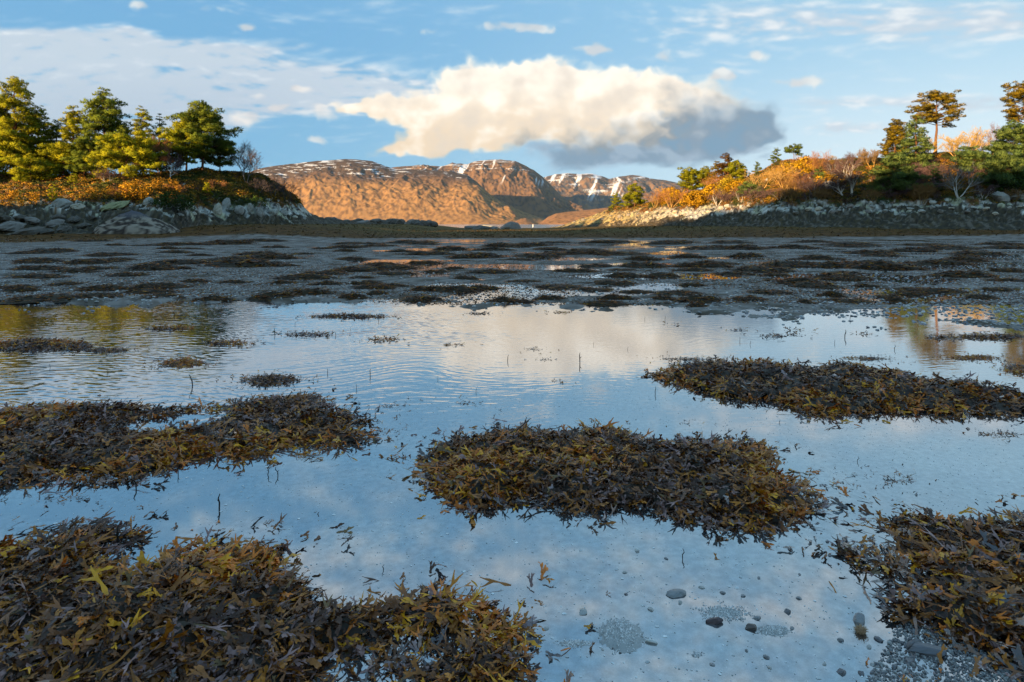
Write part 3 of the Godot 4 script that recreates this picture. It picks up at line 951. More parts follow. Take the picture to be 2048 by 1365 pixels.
func plant_all() -> void:
	mats.wood = paint(0.95, 0.2)
	mats.bark = paint(0.9, 0.2)
	mats.needles = paint(0.75, 0.25)
	mats.needles.backlight_enabled = true
	mats.needles.backlight = Color(0.9, 0.9, 0.9)
	mats.leaves = paint(0.8, 0.25)
	mats.leaves.backlight_enabled = true
	mats.leaves.backlight = Color(0.5, 0.5, 0.5)
	mats.stone = paint(0.9, 0.3)
	for k in 4:
		pads.append(needle_pad(84))
	for k in 2:
		pads.append(leaf_pad(60))
	for p in pads:
		pad_meshes.append(p.mesh())
	var gl := Color(0.31, 0.34, 0.016)     # yellow-green needles
	var gd := Color(0.17, 0.235, 0.03)    # darker green needles
	var pl := "pines on the left islet"
	pine(LEFT, 29, 356, 146, 92, "tall", gl, "tallest pine at the left edge, dense tapering crown", pl)
	pine(LEFT, -28, 358, 175, 90, "tall", gl, "pine cut by the left edge of the view beside the tallest pine", pl)
	pine(LEFT, 75, 352, 204, 62, "tall", gl, "narrow pine close right of the tallest left pine, upright crown", pl)
	pine(LEFT, 110, 350, 232, 50, "tall", gd, "darker slim pine filling the gap between two left islet pines", pl)
	pine(LEFT, 146, 350, 205, 62, "tall", gl, "rounded-top pine midway between the two tallest left pines", pl)
	pine(LEFT, 209, 349, 170, 90, "broad", gd, "tall broad pine with heavy dark crown, left islet centre", pl, 0.0, 1.08)
	pine(LEFT, 180, 352, 262, 70, "broad", gd, "low dark pine below the tall broad pine", pl)
	pine(LEFT, 128, 358, 285, 95, "low", gl, "low spreading pine in front of the rounded-top pine", pl)
	pine(LEFT, 62, 366, 315, 95, "low", gl, "bushy low pine over the heather at the far left", pl)
	pine(LEFT, 284, 349, 208, 52, "tall", gl, "pine with pointed yellow top right of the tall broad pine", pl, 0.0, 1.12)
	pine(LEFT, 320, 349, 220, 42, "cone", gd, "dark bluish conifer behind the leaning spreading pine", pl, 0.0, 1.25)
	pine(LEFT, 372, 349, 226, 86, "broad", gl, "left pine of the pair near the islet's right end", pl, 0.0, 0.98)
	pine(LEFT, 404, 348, 200, 118, "broad", gd, "right taller pine of the pair, layered drooping crown", pl, 0.0, 0.96)
	pine(LEFT, 246, 362, 268, 128, "low", gl * 1.12, "leaning flat-topped pine with bright yellow-green spreading crown", pl, 0.10)
	pine(LEFT, 103, 407, 362, 26, "cone", gl * 1.1, "small bright young pine in the heather above the shore", "young pines in the heather")
	pine(LEFT, 416, 394, 361, 28, "cone", gl * 1.15, "small bright young pine alone beside the green gorse", "young pines in the heather")
	pine(LEFT, 146, 372, 342, 26, "cone", gl * 1.1, "small young pine at the foot of the low pines", "young pines in the heather")
	pine(LEFT, 20, 360, 262, 96, "low", gl, "wide low pine filling the left edge below the tallest pine", pl)
	pine(LEFT, 96, 356, 286, 80, "low", gl, "low bushy pine left of the low spreading pine", pl)
	pine(LEFT, 168, 360, 308, 80, "low", gd, "dark low pine at the foot of the tall broad pine", pl)
	pine(LEFT, 300, 352, 268, 60, "broad", gd, "dark mid-height pine behind the leaning pine", pl, 0.0, 1.05)
	pine(LEFT, 345, 350, 258, 60, "broad", gd, "dark pine filling the gap left of the pine pair", pl, 0.0, 1.05)
	pine(LEFT, 440, 352, 268, 62, "broad", gd, "lower drooping pine at the right flank of the pine pair", pl, 0.0, 1.0)
	pine(LEFT, 238, 350, 230, 60, "broad", gd, "dark pine at the right shoulder of the tall broad pine", pl, 0.0, 1.1)
	var gs := Color(0.17, 0.26, 0.075)      # needle colour for pines in the hill's shade, lightened to offset it
	var pr := "conifers on the right shore hill"
	var gr := Color(0.27, 0.215, 0.016)
	pine(RIGHT, 1872, 318, 183, 116, "umbrella", gr, "tall umbrella pine with bare orange trunk on the right hill", pr, 0.02, 0.98)
	pine(RIGHT, 2052, 330, 160, 100, "umbrella", gr, "tall pine cut by the right edge, flat layered crown", pr, 0.0, 0.9)
	pine(RIGHT, 2030, 352, 240, 100, "broad", gs, "dark broad pine at the right edge under the tall one", pr)
	pine(RIGHT, 1790, 330, 234, 56, "tall", gr, "sunlit pine left of the umbrella pine, narrow rounded crown", pr)
	pine(RIGHT, 1830, 352, 230, 74, "cone", gs, "dark pointed conifer just left of the umbrella pine", pr)
	pine(RIGHT, 1790, 388, 302, 118, "dense", gs, "wide low dark pine in shade on the right slope", pr)
	pine(RIGHT, 1870, 386, 328, 40, "dense", Color(0.06, 0.11, 0.035), "small blue-green young conifer beside the white branching birch", pr)
	pine(RIGHT, 1945, 356, 290, 70, "broad", gs, "dark pine behind the white branching birch", pr)
	pine(RIGHT, 2010, 385, 300, 90, "low", gs, "drooping dark pine above the boulders at right", pr)
	pine(RIGHT, 1640, 372, 332, 36, "dense", gs, "small dark conifer left of the twin white birches", pr)
	pine(RIGHT, 1269, 416, 365, 49.3, "cone", gl, "bright yellow-green conifer on the point of the right shore", pr)
	pine(RIGHT, 1232, 410, 384, 29, "cone", gl, "smallest yellow pine at the tip of the right point", pr)
	pine(RIGHT, 1386, 388, 335, 66.7, "broad", gl, "round yellow-green pine on the sunlit slope", pr)
	pine(RIGHT, 1375, 372, 342, 29, "tall", gr, "thin pine behind the round yellow-green pine", pr)
	pine(RIGHT, 1409, 372, 330, 31.9, "tall", gl, "slim pine with tufted top left of the orange conifer", pr)
	pine(RIGHT, 1431, 366, 319, 34.8, "cone", gr, "left conical tree of the ridge pair", pr)
	pine(RIGHT, 1453, 364, 304, 49.3, "cone", Color(0.15, 0.085, 0.015), "tallest orange conical tree on the sunlit slope", pr)
	pine(RIGHT, 1474, 372, 319, 49.3, "broad", gl, "green pine right of the tallest orange conical tree", pr)
	pine(RIGHT, 1515, 342, 320, 23.2, "cone", gd, "tiny dark conifer on the bare ridge line", pr)
	pine(RIGHT, 1551, 326, 293, 23.2, "tall", gd, "small tufted pine on the ridge, left of two", pr)
	pine(RIGHT, 1589, 326, 290, 46.4, "umbrella", gd, "small flat pine on the ridge, right of two", pr)
	pine(RIGHT, 1500, 398, 359, 49.3, "broad", gs, "dark small pine at the edge of the shade", pr)
	var white := Color(0.56, 0.53, 0.48)
	var plum := Color(0.11, 0.07, 0.065)
	var rust := Color(0.30, 0.14, 0.055)
	var tan_ := Color(0.40, 0.25, 0.09)
	var bl := "bare trees on the left islet"
	bare_tree(LEFT, 492, 368, 272, 80, Color(0.25, 0.22, 0.2), Color(0.10, 0.075, 0.075), "leafless birch with fan-shaped crown standing against blue sky", bl, 2)
	bare_tree(LEFT, 545.0, 396, 340, 84, Color(0.16, 0.13, 0.12), Color(0.075, 0.06, 0.06), "dark leafless thicket tree just right of the lone birch", bl, 4)
	bare_tree(LEFT, 575.0, 408, 350, 70, Color(0.14, 0.11, 0.1), Color(0.075, 0.06, 0.06), "dark round leafless bush at the right end of the islet", bl, 4)
	bare_tree(LEFT, 515.0, 388, 350, 56, Color(0.18, 0.15, 0.13), Color(0.075, 0.06, 0.06), "low leafless bush below the lone birch", bl, 4)
	bare_tree(LEFT, 262, 350, 268, 60, Color(0.16, 0.09, 0.07), rust, "reddish leafless tree behind the leaning spreading pine", bl, 2)
	bare_tree(LEFT, 320, 352, 262, 70, Color(0.16, 0.1, 0.08), rust, "reddish leafless tree between the leaning pine and the pine pair", bl, 2)
	bare_tree(LEFT, 340, 360, 300, 40, white, plum, "pale-stemmed leafless birch left of the pine pair", bl)
	bare_tree(LEFT, 242, 402, 372, 62, white * 0.8, rust, "pale dead bush in orange heather below the leaning pine", bl, 5)
	bare_tree(LEFT, 352, 388, 362, 44, tan_, rust, "russet twiggy bush above the green gorse", bl, 5)
	bare_tree(LEFT, 434, 380, 356, 40, tan_, rust, "russet twiggy bush right of the small young pine", bl, 5)
	bare_tree(LEFT, 215, 366, 330, 70, white * 0.7, plum, "grey fallen-looking branches under the leaning pine", bl, 4)
	var br := "bare trees on the right shore"
	bare_tree(RIGHT, 1703, 394, 300, 84, white, plum, "upright white birch, taller of the twin pair on the slope", br, 1, 0.05)
	bare_tree(RIGHT, 1688, 396, 340, 60, white, plum, "leaning white birch trunk left of the upright one", br, 1, -0.35)
	bare_tree(RIGHT, 1917, 396, 314, 96, white * 1.1, Color(0.22, 0.2, 0.18), "wide branching white birch with leafless fan crown at right", br, 3)
	bare_tree(RIGHT, 1968, 398, 362, 40, white * 1.2, plum, "small V-shaped white birch right of the wide one", br, 2, 0.15)
	bare_tree(RIGHT, 1435, 414, 368, 62, white * 0.9, plum, "pale-limbed bare birch on the shaded lower slope", br, 3)
	bare_tree(RIGHT, 1518, 388, 330, 90, tan_ * 1.3, tan_, "spreading pale birch with golden twigs on the sunlit slope", br, 3)
	bare_tree(RIGHT, 1568, 378, 318, 80, tan_ * 1.2, tan_, "golden bare birch thicket right of the spreading pale birch", br, 3)
	bare_tree(RIGHT, 1562, 402, 372, 60, white * 0.7, plum, "grey bare bush on the shaded slope under the ridge", br, 4)
	bare_tree(RIGHT, 1630, 346, 294, 66, tan_, rust, "rust-red bare birch on the skyline, left of the row", br, 3)
	bare_tree(RIGHT, 1600, 350, 306, 60, tan_, rust, "smaller rust-red bare birch left on the skyline row", br, 3)
	bare_tree(RIGHT, 1668, 338, 304, 40, tan_ * 1.2, Color(0.24, 0.16, 0.05), "golden bushy birch on the skyline", br, 3)
	bare_tree(RIGHT, 1712, 340, 296, 54, Color(0.3, 0.26, 0.22), plum, "grey bare birch on the skyline behind the twin white birches", br, 2)
	bare_tree(RIGHT, 1745, 338, 290, 56, tan_, Color(0.2, 0.13, 0.06), "brown bare birch on the skyline left of the sunlit pine", br, 2)
	bare_tree(RIGHT, 1342, 416, 372, 66, tan_, rust, "rusty bare birch thicket right of the bright conifer", br, 4)
	bare_tree(RIGHT, 1310, 416, 374, 54, tan_, rust, "pinkish bare birch next to the bright conifer", br, 4)
	bare_tree(RIGHT, 1425, 384, 340, 70, tan_, Color(0.24, 0.11, 0.03), "orange leafless birch below the orange conical trees", br, 3)
	bare_tree(RIGHT, 1918, 326, 246, 104, tan_ * 1.3, Color(0.42, 0.27, 0.05), "golden twiggy tree filling under the umbrella pine", br, 2)
	bare_tree(RIGHT, 1850, 322, 262, 70, tan_ * 1.3, Color(0.42, 0.27, 0.05), "golden twiggy tree left of the umbrella pine trunk", br, 3)
	bare_tree(RIGHT, 1978, 318, 238, 64, Color(0.2, 0.15, 0.1), Color(0.2, 0.09, 0.035), "russet-topped bare oak right of the umbrella pine", br, 2, 0.0, "bare_oak", "oak tree")
	bare_tree(RIGHT, 1890, 372, 316, 90, Color(0.2, 0.17, 0.16), plum, "purple-grey bare thicket behind the young conifer", br, 4)
	bare_tree(RIGHT, 1990, 372, 320, 90, Color(0.2, 0.17, 0.16), plum, "purple-grey bare thicket behind the V-shaped birch", br, 4)
	bare_tree(RIGHT, 1600, 376, 340, 80, Color(0.2, 0.12, 0.08), rust, "reddish bare thicket on the slope under the skyline row", br, 4)
	var gorse := Color(0.05, 0.085, 0.015)
	shrub(LEFT, 345, 417, 384, 96, gorse, "gorse_bush", "bush", "wide dark green gorse bush above the left shore rocks")
	shrub(LEFT, 510, 413, 394, 46, gorse * 1.3, "gorse_bush", "bush", "green gorse bush on the rocks below the lone birch")
	shrub(LEFT, 268, 400, 366, 70, Color(0.46, 0.23, 0.015), "heather_bush", "bush", "glowing orange bush beneath the leaning pine")
	shrub(LEFT, 200, 402, 376, 90, Color(0.38, 0.19, 0.015), "heather_bush", "bush", "orange heather bush left of the pale dead bush")
	shrub(LEFT, 330, 384, 358, 80, Color(0.34, 0.17, 0.015), "heather_bush", "bush", "orange-brown bush below the left pine of the pair")
	shrub(LEFT, 40, 408, 384, 110, Color(0.40, 0.2, 0.015), "heather_bush", "bush", "orange heather bush at the left edge above the rocks")
	shrub(RIGHT, 1768, 410, 396, 44, gorse, "gorse_bush", "bush", "flat dark green bush on the grass strip at right")
	shrub(RIGHT, 1880, 404, 393, 28, Color(0.05, 0.035, 0.02), "heather_bush", "bush", "dark rounded bush near the wide white birch")
	shrub(RIGHT, 1650, 372, 346, 46, Color(0.50, 0.27, 0.015), "heather_bush", "bush", "golden sunlit bush above the yellow boulder")
	shrub(RIGHT, 1395, 412, 384, 60, Color(0.46, 0.25, 0.015), "heather_bush", "bush", "golden bush under the round yellow-green pine")
	shrub(RIGHT, 1478, 384, 362, 60, Color(0.50, 0.28, 0.015), "heather_bush", "bush", "golden bush left of the spreading pale birch")
	shrub(RIGHT, 2030, 392, 350, 70, gorse, "gorse_bush", "bush", "dark green bush on the slope above the grey boulders")
	shrub(RIGHT, 1700, 408, 388, 60, Color(0.07, 0.04, 0.02), "heather_bush", "bush", "brown heather bush at the feet of the twin birches")
	# thickets that fill the right slope; sunlight and shade put into their colours
	var kinds := []
	for k in 5:
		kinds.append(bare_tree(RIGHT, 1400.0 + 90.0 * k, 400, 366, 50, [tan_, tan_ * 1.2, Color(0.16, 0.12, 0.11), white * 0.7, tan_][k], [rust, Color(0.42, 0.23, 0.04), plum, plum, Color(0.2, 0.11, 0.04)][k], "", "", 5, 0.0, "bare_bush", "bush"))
	var golden := []
	for k in 2:
		shrub(RIGHT, 1400, 400, 372, 46, [Color(0.55, 0.31, 0.015), Color(0.42, 0.30, 0.02)][k], "golden_bush", "bush", "")
		golden.append(get_child(get_child_count() - 1))
	for k in 70:
		var u := rnd(1290, 2040)
		if absf(u - 1700.0) < 34.0 or absf(u - 1925.0) < 60.0:
			u -= 90.0
		var crest := tab(RIGHT.vc, u)
		var v := lerpf(crest + 4.0, 408.0, sqrt(rng.randf()))
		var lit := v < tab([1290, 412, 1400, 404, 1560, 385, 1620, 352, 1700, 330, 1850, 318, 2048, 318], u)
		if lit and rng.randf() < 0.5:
			var b: Node3D = golden[rng.randi() % 2].duplicate()
			b.name = numbered("golden_bush")
			add_child(b, true)
			b.position = on_hill(RIGHT, u, v) - Vector3(0, 0.1, 0)
			b.rotation.y = rnd(0, TAU)
			b.scale = Vector3.ONE * rnd(0.6, 1.2)
			later(b, "golden leafy bush on the sunlit slope of the right hill", "bush", "golden bushes on the right hill", u)
			continue
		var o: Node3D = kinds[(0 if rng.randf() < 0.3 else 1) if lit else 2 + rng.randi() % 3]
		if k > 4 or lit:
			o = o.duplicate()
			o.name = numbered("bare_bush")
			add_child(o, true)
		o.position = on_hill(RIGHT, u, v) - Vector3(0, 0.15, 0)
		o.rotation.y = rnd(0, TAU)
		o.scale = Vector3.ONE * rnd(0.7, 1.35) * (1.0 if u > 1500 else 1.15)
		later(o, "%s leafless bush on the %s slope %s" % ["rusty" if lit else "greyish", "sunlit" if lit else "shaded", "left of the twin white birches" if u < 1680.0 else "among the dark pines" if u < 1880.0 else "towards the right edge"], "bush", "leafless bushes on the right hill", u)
	for o in kinds + golden:
		if not waiting.any(func(w): return w[0] == o):
			o.free()


func cover_all() -> void:                                  # heather, bracken and grass: what nobody could count
	var tuft_mesh: ArrayMesh = pad_meshes[4]
	for side in 2:
		var h: Dictionary = [LEFT, RIGHT][side]
		var where := []
		var tints := []
		var u0: float = [-60.0, 1150.0][side]
		var u1: float = [660.0, 2120.0][side]
		for k in [16000, 26000][side]:
			var u := rnd(u0, u1)
			var p := hill_at(h, u, rnd(0.12, 1.06))
			var edge := tab(h.pale, u) + rnd(-0.5, 0.5)
			if p.y < edge:
				continue
			var m: float = noises.moor.get_noise_2d(p.x, p.z)
			var knob: float = noises.knob.get_noise_2d(p.x * 0.8, p.z * 0.8 + p.y)
			if knob > 0.28 and rnd(0, 1) < 0.8:
				continue
			var c := Color(0.52, 0.28, 0.018).lerp(Color(0.26, 0.12, 0.025), rnd(0, 1))
			if m > 0.12 or rnd(0, 1) < 0.25:
				c = Color(0.10, 0.08, 0.02).lerp(Color(0.07, 0.095, 0.016), rnd(0, 1))
			elif rnd(0, 1) < 0.25:
				c = Color(0.14, 0.07, 0.04)
			if side == 1 and p.y < edge + 0.9 and u > 1600 and rnd(0, 1) < 0.7:
				c = Color(0.2, 0.2, 0.03)
			var size := rnd(0.22, 0.55) * (0.5 if p.y < edge + 0.9 else 1.0)
			where.append(Transform3D(Basis(Vector3.UP, rnd(0, TAU)).scaled(Vector3(size * 1.3, size, size * 1.3)), p))
			tints.append(c)
		var o := many(["heather_cover", "hillside_cover"][side], tuft_mesh, mats.leaves, where, tints)
		tag(o, ["low rust and green heather covering the left islet", "rust heather and bracken covering the right shore hill"][side], "heather", "", "stuff")


func stones_all() -> void:
	var forms := []
	for k in 7:
		forms.append(rock_shape(100 + k, 10, 0.2).mesh())
	var tints := [Color(0.44, 0.41, 0.35), Color(0.33, 0.31, 0.27), Color(0.50, 0.44, 0.34), Color(0.24, 0.21, 0.18)]
	var greys := []
	for c in tints:
		greys.append(paint(0.92, 0.3, c.linear_to_srgb()))
	var weedy: StandardMaterial3D = paint(0.6, 0.5, Color(0.075, 0.056, 0.034).linear_to_srgb())
	var place := func(h: Dictionary, u: float, v: float, wide: float, high: float, mat: Material, label: String, group: String, one: bool) -> void:
		var p := on_hill(h, u, v)
		var w := wide * (0.5 if one else 0.36) * -p.z / F
		var o := part("boulder", forms[rng.randi() % 7], mat)
		o.position = p + Vector3(0, high * w * 0.15, 0)
		o.basis = Basis.from_euler(Vector3(rnd(-0.3, 0.3), rnd(0, TAU), rnd(-0.3, 0.3))).scaled_local(Vector3(1, 1, 1)) * Basis.from_scale(Vector3(w * 1.1, w * high, w * 0.9))
		if one:
			tag(o, label, "boulder", group)
		else:
			later(o, label, "boulder", group, u)
	var gl := "boulders on the left islet shore"
	var gr := "boulders on the right shore"
	place.call(LEFT, 124, 414, 34, 0.75, greys[1], "big blocky grey boulder at the heather's edge, left shore", gl, true)
	place.call(LEFT, 155, 416, 22, 0.6, greys[2], "lower grey boulder right of the big blocky one", gl, true)
	place.call(LEFT, 296, 408, 18, 1.0, greys[0], "pale upright stone left of the green gorse", gl, true)
	place.call(LEFT, 232, 414, 56, 0.28, paint(0.92, 0.3, Color(0.32, 0.30, 0.15).linear_to_srgb()), "yellow lichen-covered rock top on the left shore", gl, true)
	for q in [[436, 424, 26, 1.5], [452, 414, 24, 1.6], [478, 424, 26, 1.4], [500, 420, 22, 1.4], [520, 428, 24, 1.1], [545, 428, 26, 1.0], [568, 428, 24, 0.9]]:
		place.call(LEFT, q[0], q[1], q[2], q[3], greys[rng.randi() % 3], "pale upright crag under the lone birch", gl, false)
	for q in [[385, 432], [400, 428], [420, 434], [455, 436], [590, 436], [610, 438], [360, 430], [265, 412], [280, 420], [318, 416]]:
		place.call(LEFT, q[0] + rnd(-4, 4), q[1], rnd(8, 18), rnd(0.45, 0.7), greys[rng.randi() % 4], "grey lichen boulder in the pale tide-line rocks of the islet", gl, false)
	for q in [[25, 458, 60], [70, 448, 46], [60, 468, 70], [110, 452, 54], [130, 462, 44], [150, 444, 40], [95, 470, 40], [170, 456, 36], [40, 440, 40], [10, 446, 44], [185, 440, 30], [120, 440, 34]]:
		place.call(LEFT, q[0], q[1], q[2], 0.5, greys[3] if rng.randf() < 0.2 else weedy, "weed-streaked rock low at the left edge", gl, false)
	for q in [[2000, 402, 46, 0.7], [2030, 398, 60, 0.6], [2012, 386, 28, 0.7]]:
		place.call(RIGHT, q[0], q[1], q[2], q[3], greys[1], "large rounded grey boulder at the right edge", gr, false)
	place.call(RIGHT, 1611, 361, 22, 0.9, greys[2], "sunlit yellow boulder in golden bushes", gr, true)
	place.call(RIGHT, 1655, 380, 30, 0.9, greys[3], "dark rock outcrop left of the white birches", gr, true)
	place.call(RIGHT, 1893, 404, 14, 0.7, greys[0], "small white boulder beside the dark rounded bush", gr, true)
	place.call(RIGHT, 1866, 408, 14, 0.6, greys[0], "pale boulder on the grass below the young conifer", gr, true)
	place.call(RIGHT, 1390, 404, 16, 0.6, greys[2], "tan boulder below the golden bush", gr, true)
	for k in 34:
		var u := 1300.0 + 22.5 * k + rnd(-8, 8)
		place.call(RIGHT, u, lerpf(424, 420, k / 34.0) + rnd(-7, 9), rnd(10, 22), rnd(0.4, 0.7), greys[rng.randi() % 4], "pale lichen boulder in the right shore's tide line", gr, false)
	for k in 9:
		place.call(RIGHT, 1150.0 + 18.0 * k, 444.0 - k * 2.2 + rnd(-2, 3), rnd(8, 16), 0.5, greys[3], "sunlit brown rock on the right point", gr, false)
	# the ribbed slab at the water's edge
	var slab := Shape.new()
	var base := on_hill(LEFT, 283, 466)
	slab = grid(60, 30, func(i, j):
		var a: float = TAU * i / 59.0
		var q: float = j / 29.0
		var rr: float = 1.0 - q
		var ridge: float = noises.crag.get_noise_2d(cos(a) * rr * 3.0 + 4.0, sin(a) * rr * 6.0)
		return Vector3(-cos(a) * rr * 4.4 - 0.9 * q, 2.5 * pow(q, 0.6) - 0.4 + 0.30 * ridge * (1.0 - 0.3 * q), sin(a) * rr * 2.6 - 0.6 * q), func(_i, _j, p, _n):
		var stripe: float = noises.knob.get_noise_2d(p.x * 0.9 + p.y * 1.3, p.y * 0.6 - p.z)
		var c := Color(0.34, 0.27, 0.20).lerp(Color(0.06, 0.046, 0.036), ss(-0.12, 0.12, stripe))
		return c.lerp(Color(0.13, 0.12, 0.13), ss(1.2, 2.0, p.y)))
	var so := part("rock_slab", slab.mesh(), paint(0.9, 0.15))
	so.position = base + Vector3(0, -0.1, 0.8)
	tag(so, "long sloping ribbed rock slab at the foot of the left islet", "rock", "")
	# the low dark reef that closes the bay
	for k in 30:
		var u := 615.0 + 275.0 * k / 29.0 + rnd(-5, 5)
		if k > 26:
			u = [948.0, 962.0, 982.0][k - 27]
		var d := rnd(165.0, 185.0)
		var wide := rnd(16, 34)
		var p := at_depth(u, 456, d)
		var w: float = wide * 0.5 * d / F
		var o := part("reef_rock", forms[rng.randi() % 7], weedy if rng.randf() < 0.75 else greys[3])
		o.position = Vector3(p.x, maxf(floor_at(p.x, d), 0.0) + 0.2, -d)
		o.basis = Basis.from_euler(Vector3(rnd(-0.2, 0.2), rnd(0, TAU), rnd(-0.2, 0.2))) * Basis.from_scale(Vector3(w * 1.2, clampf(w * 0.75, 0.6, 1.5) * (tab([600, 1.1, 760, 0.8, 900, 0.9], u) if k < 27 else 0.45), w))
		later(o, "dark weed-covered reef rock at the mouth of the bay", "rock", "reef rocks across the bay mouth", u)
	var mound := part("reef_rock", rock_shape(55, 9, 0.05).mesh(), greys[3])
	mound.position = Vector3((1022.0 - 1024.0) * 180.0 / F, 0.1, -180.0)
	mound.basis = Basis.from_scale(Vector3(3.4, 2.2, 2.6))
	tag(mound, "rounded grey-brown rock hump alone in the bay mouth", "rock", "reef rocks across the bay mouth")
	var gold := part("reef_rock", forms[2], greys[2])
	gold.position = Vector3((975.0 - 1024.0) * 235.0 / F, 0.1, -235.0)
	gold.basis = Basis.from_scale(Vector3(3.6, 0.9, 2.0))
	tag(gold, "low sunlit golden skerry beyond the reef", "rock", "reef rocks across the bay mouth")
	# a tiny white daymark on the far point
	var mark := thing("daymark", "tiny white marker post on the far point beyond the mouth", "marker", Vector3((1066.0 - 1024.0) * 330.0 / F, -0.2, -330.0))
	var post := Shape.new()
	post.tube(PackedVector3Array([Vector3.ZERO, Vector3(0, 1.5, 0)]), PackedFloat32Array([0.2, 0.16]), 8, Color(0.8, 0.78, 0.72))
	part("post", post.mesh(), paint(0.7, 0.4), mark)


# ---------------------------------------------------------------- seaweed and small things of the pool
const TONES := [   # base colours of wet wrack, and how much of it has each
	[Color(0.10, 0.043, 0.022), 0.32], [Color(0.28, 0.105, 0.036), 0.22], [Color(0.44, 0.155, 0.028), 0.15], [Color(0.58, 0.20, 0.020), 0.09],
	[Color(0.88, 0.37, 0.015), 0.07], [Color(0.80, 0.21, 0.02), 0.06], [Color(0.36, 0.20, 0.17), 0.07], [Color(0.24, 0.14, 0.052), 0.05],
]
var fronds := []
var frond_mats := []
var weed_mat: StandardMaterial3D
var mound_mat: StandardMaterial3D
var far_weed: StandardMaterial3D


func strap(s: Shape, p: Vector3, yaw: float, pitch: float, w: float, length: float, level: int, r: RandomNumberGenerator, left: int, right: int, tone: float) -> void:
	var q := p
	var l := left
	var rr := right
	var y := yaw
	var pt := pitch
	for k in 3:
		y += r.randf_range(-0.26, 0.26)
		pt = clampf(pt + r.randf_range(-0.42, 0.34), -0.8, 0.42)
		var dir := Vector3(sin(y) * cos(pt), sin(pt), cos(y) * cos(pt))
		q += dir * length / 3.0
		var side := Vector3(cos(y), r.randf_range(-0.5, 0.5), -sin(y)).normalized() * w * ((r.randf_range(1.0, 1.45) if k % 2 == 0 else r.randf_range(0.6, 0.95)) if k < 2 or level > 0 else 0.4)
		var at := s.v.size()
		var t := tone * r.randf_range(0.85, 1.15)
		s.v.append(q - side); s.v.append(q + side)
		s.c.append(Color(t, t, t)); s.c.append(Color(t * 0.9, t * 0.9, t * 0.9))
		s.i.append_array([l, at, at + 1, l, at + 1, rr])
		l = at
		rr = at + 1
	if level > 0:
		for f in [-1, 1]:
			strap(s, q, y + f * r.randf_range(0.25, 0.6), pt + r.randf_range(-0.3, 0.3), w * r.randf_range(0.75, 1.0), length * r.randf_range(0.65, 0.95), level - 1, r, l, rr, tone * 1.18)


func make_fronds() -> void:
	for k in 12:
		var r := RandomNumberGenerator.new()
		r.seed = 900 + k
		var s := Shape.new()
		var w := r.randf_range(0.0076, 0.0120)
		s.v.append(Vector3(-0.004, 0, 0)); s.v.append(Vector3(0.004, 0, 0))
		s.c.append(Color(0.6, 0.6, 0.6)); s.c.append(Color(0.6, 0.6, 0.6))
		if k > 8:
			strap(s, Vector3.ZERO, 0.0, r.randf_range(0.0, 0.3), w * 0.62, r.randf_range(0.09, 0.13), 1, r, 0, 1, 0.9)
		else:
			strap(s, Vector3.ZERO, 0.0, r.randf_range(-0.1, 0.3), w, r.randf_range(0.034, 0.062), 2, r, 0, 1, 0.75)
		s.smooth()
		fronds.append(s)
	weed_mat = paint(0.24, 0.34)
	weed_mat.clearcoat_enabled = true
	weed_mat.clearcoat = 0.12
	weed_mat.clearcoat_roughness = 0.08
	fn("blister", 0.06, 3)
	var nt := NoiseTexture2D.new()
	nt.width = 256
	nt.height = 256
	nt.seamless = true
	nt.as_normal_map = true
	nt.bump_strength = 6.0
	nt.noise = noises.blister
	weed_mat.normal_enabled = true
	weed_mat.normal_texture = nt
	weed_mat.normal_scale = 0.9
	weed_mat.uv1_triplanar = true
	weed_mat.uv1_scale = Vector3.ONE * 14.0
	for t in TONES:
		var m: StandardMaterial3D = weed_mat.duplicate()
		m.albedo_color = t[0].linear_to_srgb()
		if frond_mats.size() in [0, 1, 6]:
			m.clearcoat = 1.0
			m.clearcoat_roughness = 0.05
			m.roughness = 0.1
			m.metallic_specular = 0.6
		frond_mats.append(m)
	mound_mat = paint(0.6, 0.4)
	far_weed = paint(0.6, 0.2)


func tone_index() -> int:
	var x := rng.randf()
	for k in TONES.size():
		x -= TONES[k][1]
		if x <= 0.0:
			return k
	return 0


func edge_distance(poly: PackedVector2Array, p: Vector2) -> float:
	var best := 1e9
	for k in poly.size():
		best = minf(best, p.distance_squared_to(Geometry2D.get_closest_point_to_segment(p, poly[k], poly[(k + 1) % poly.size()])))
	return sqrt(best)


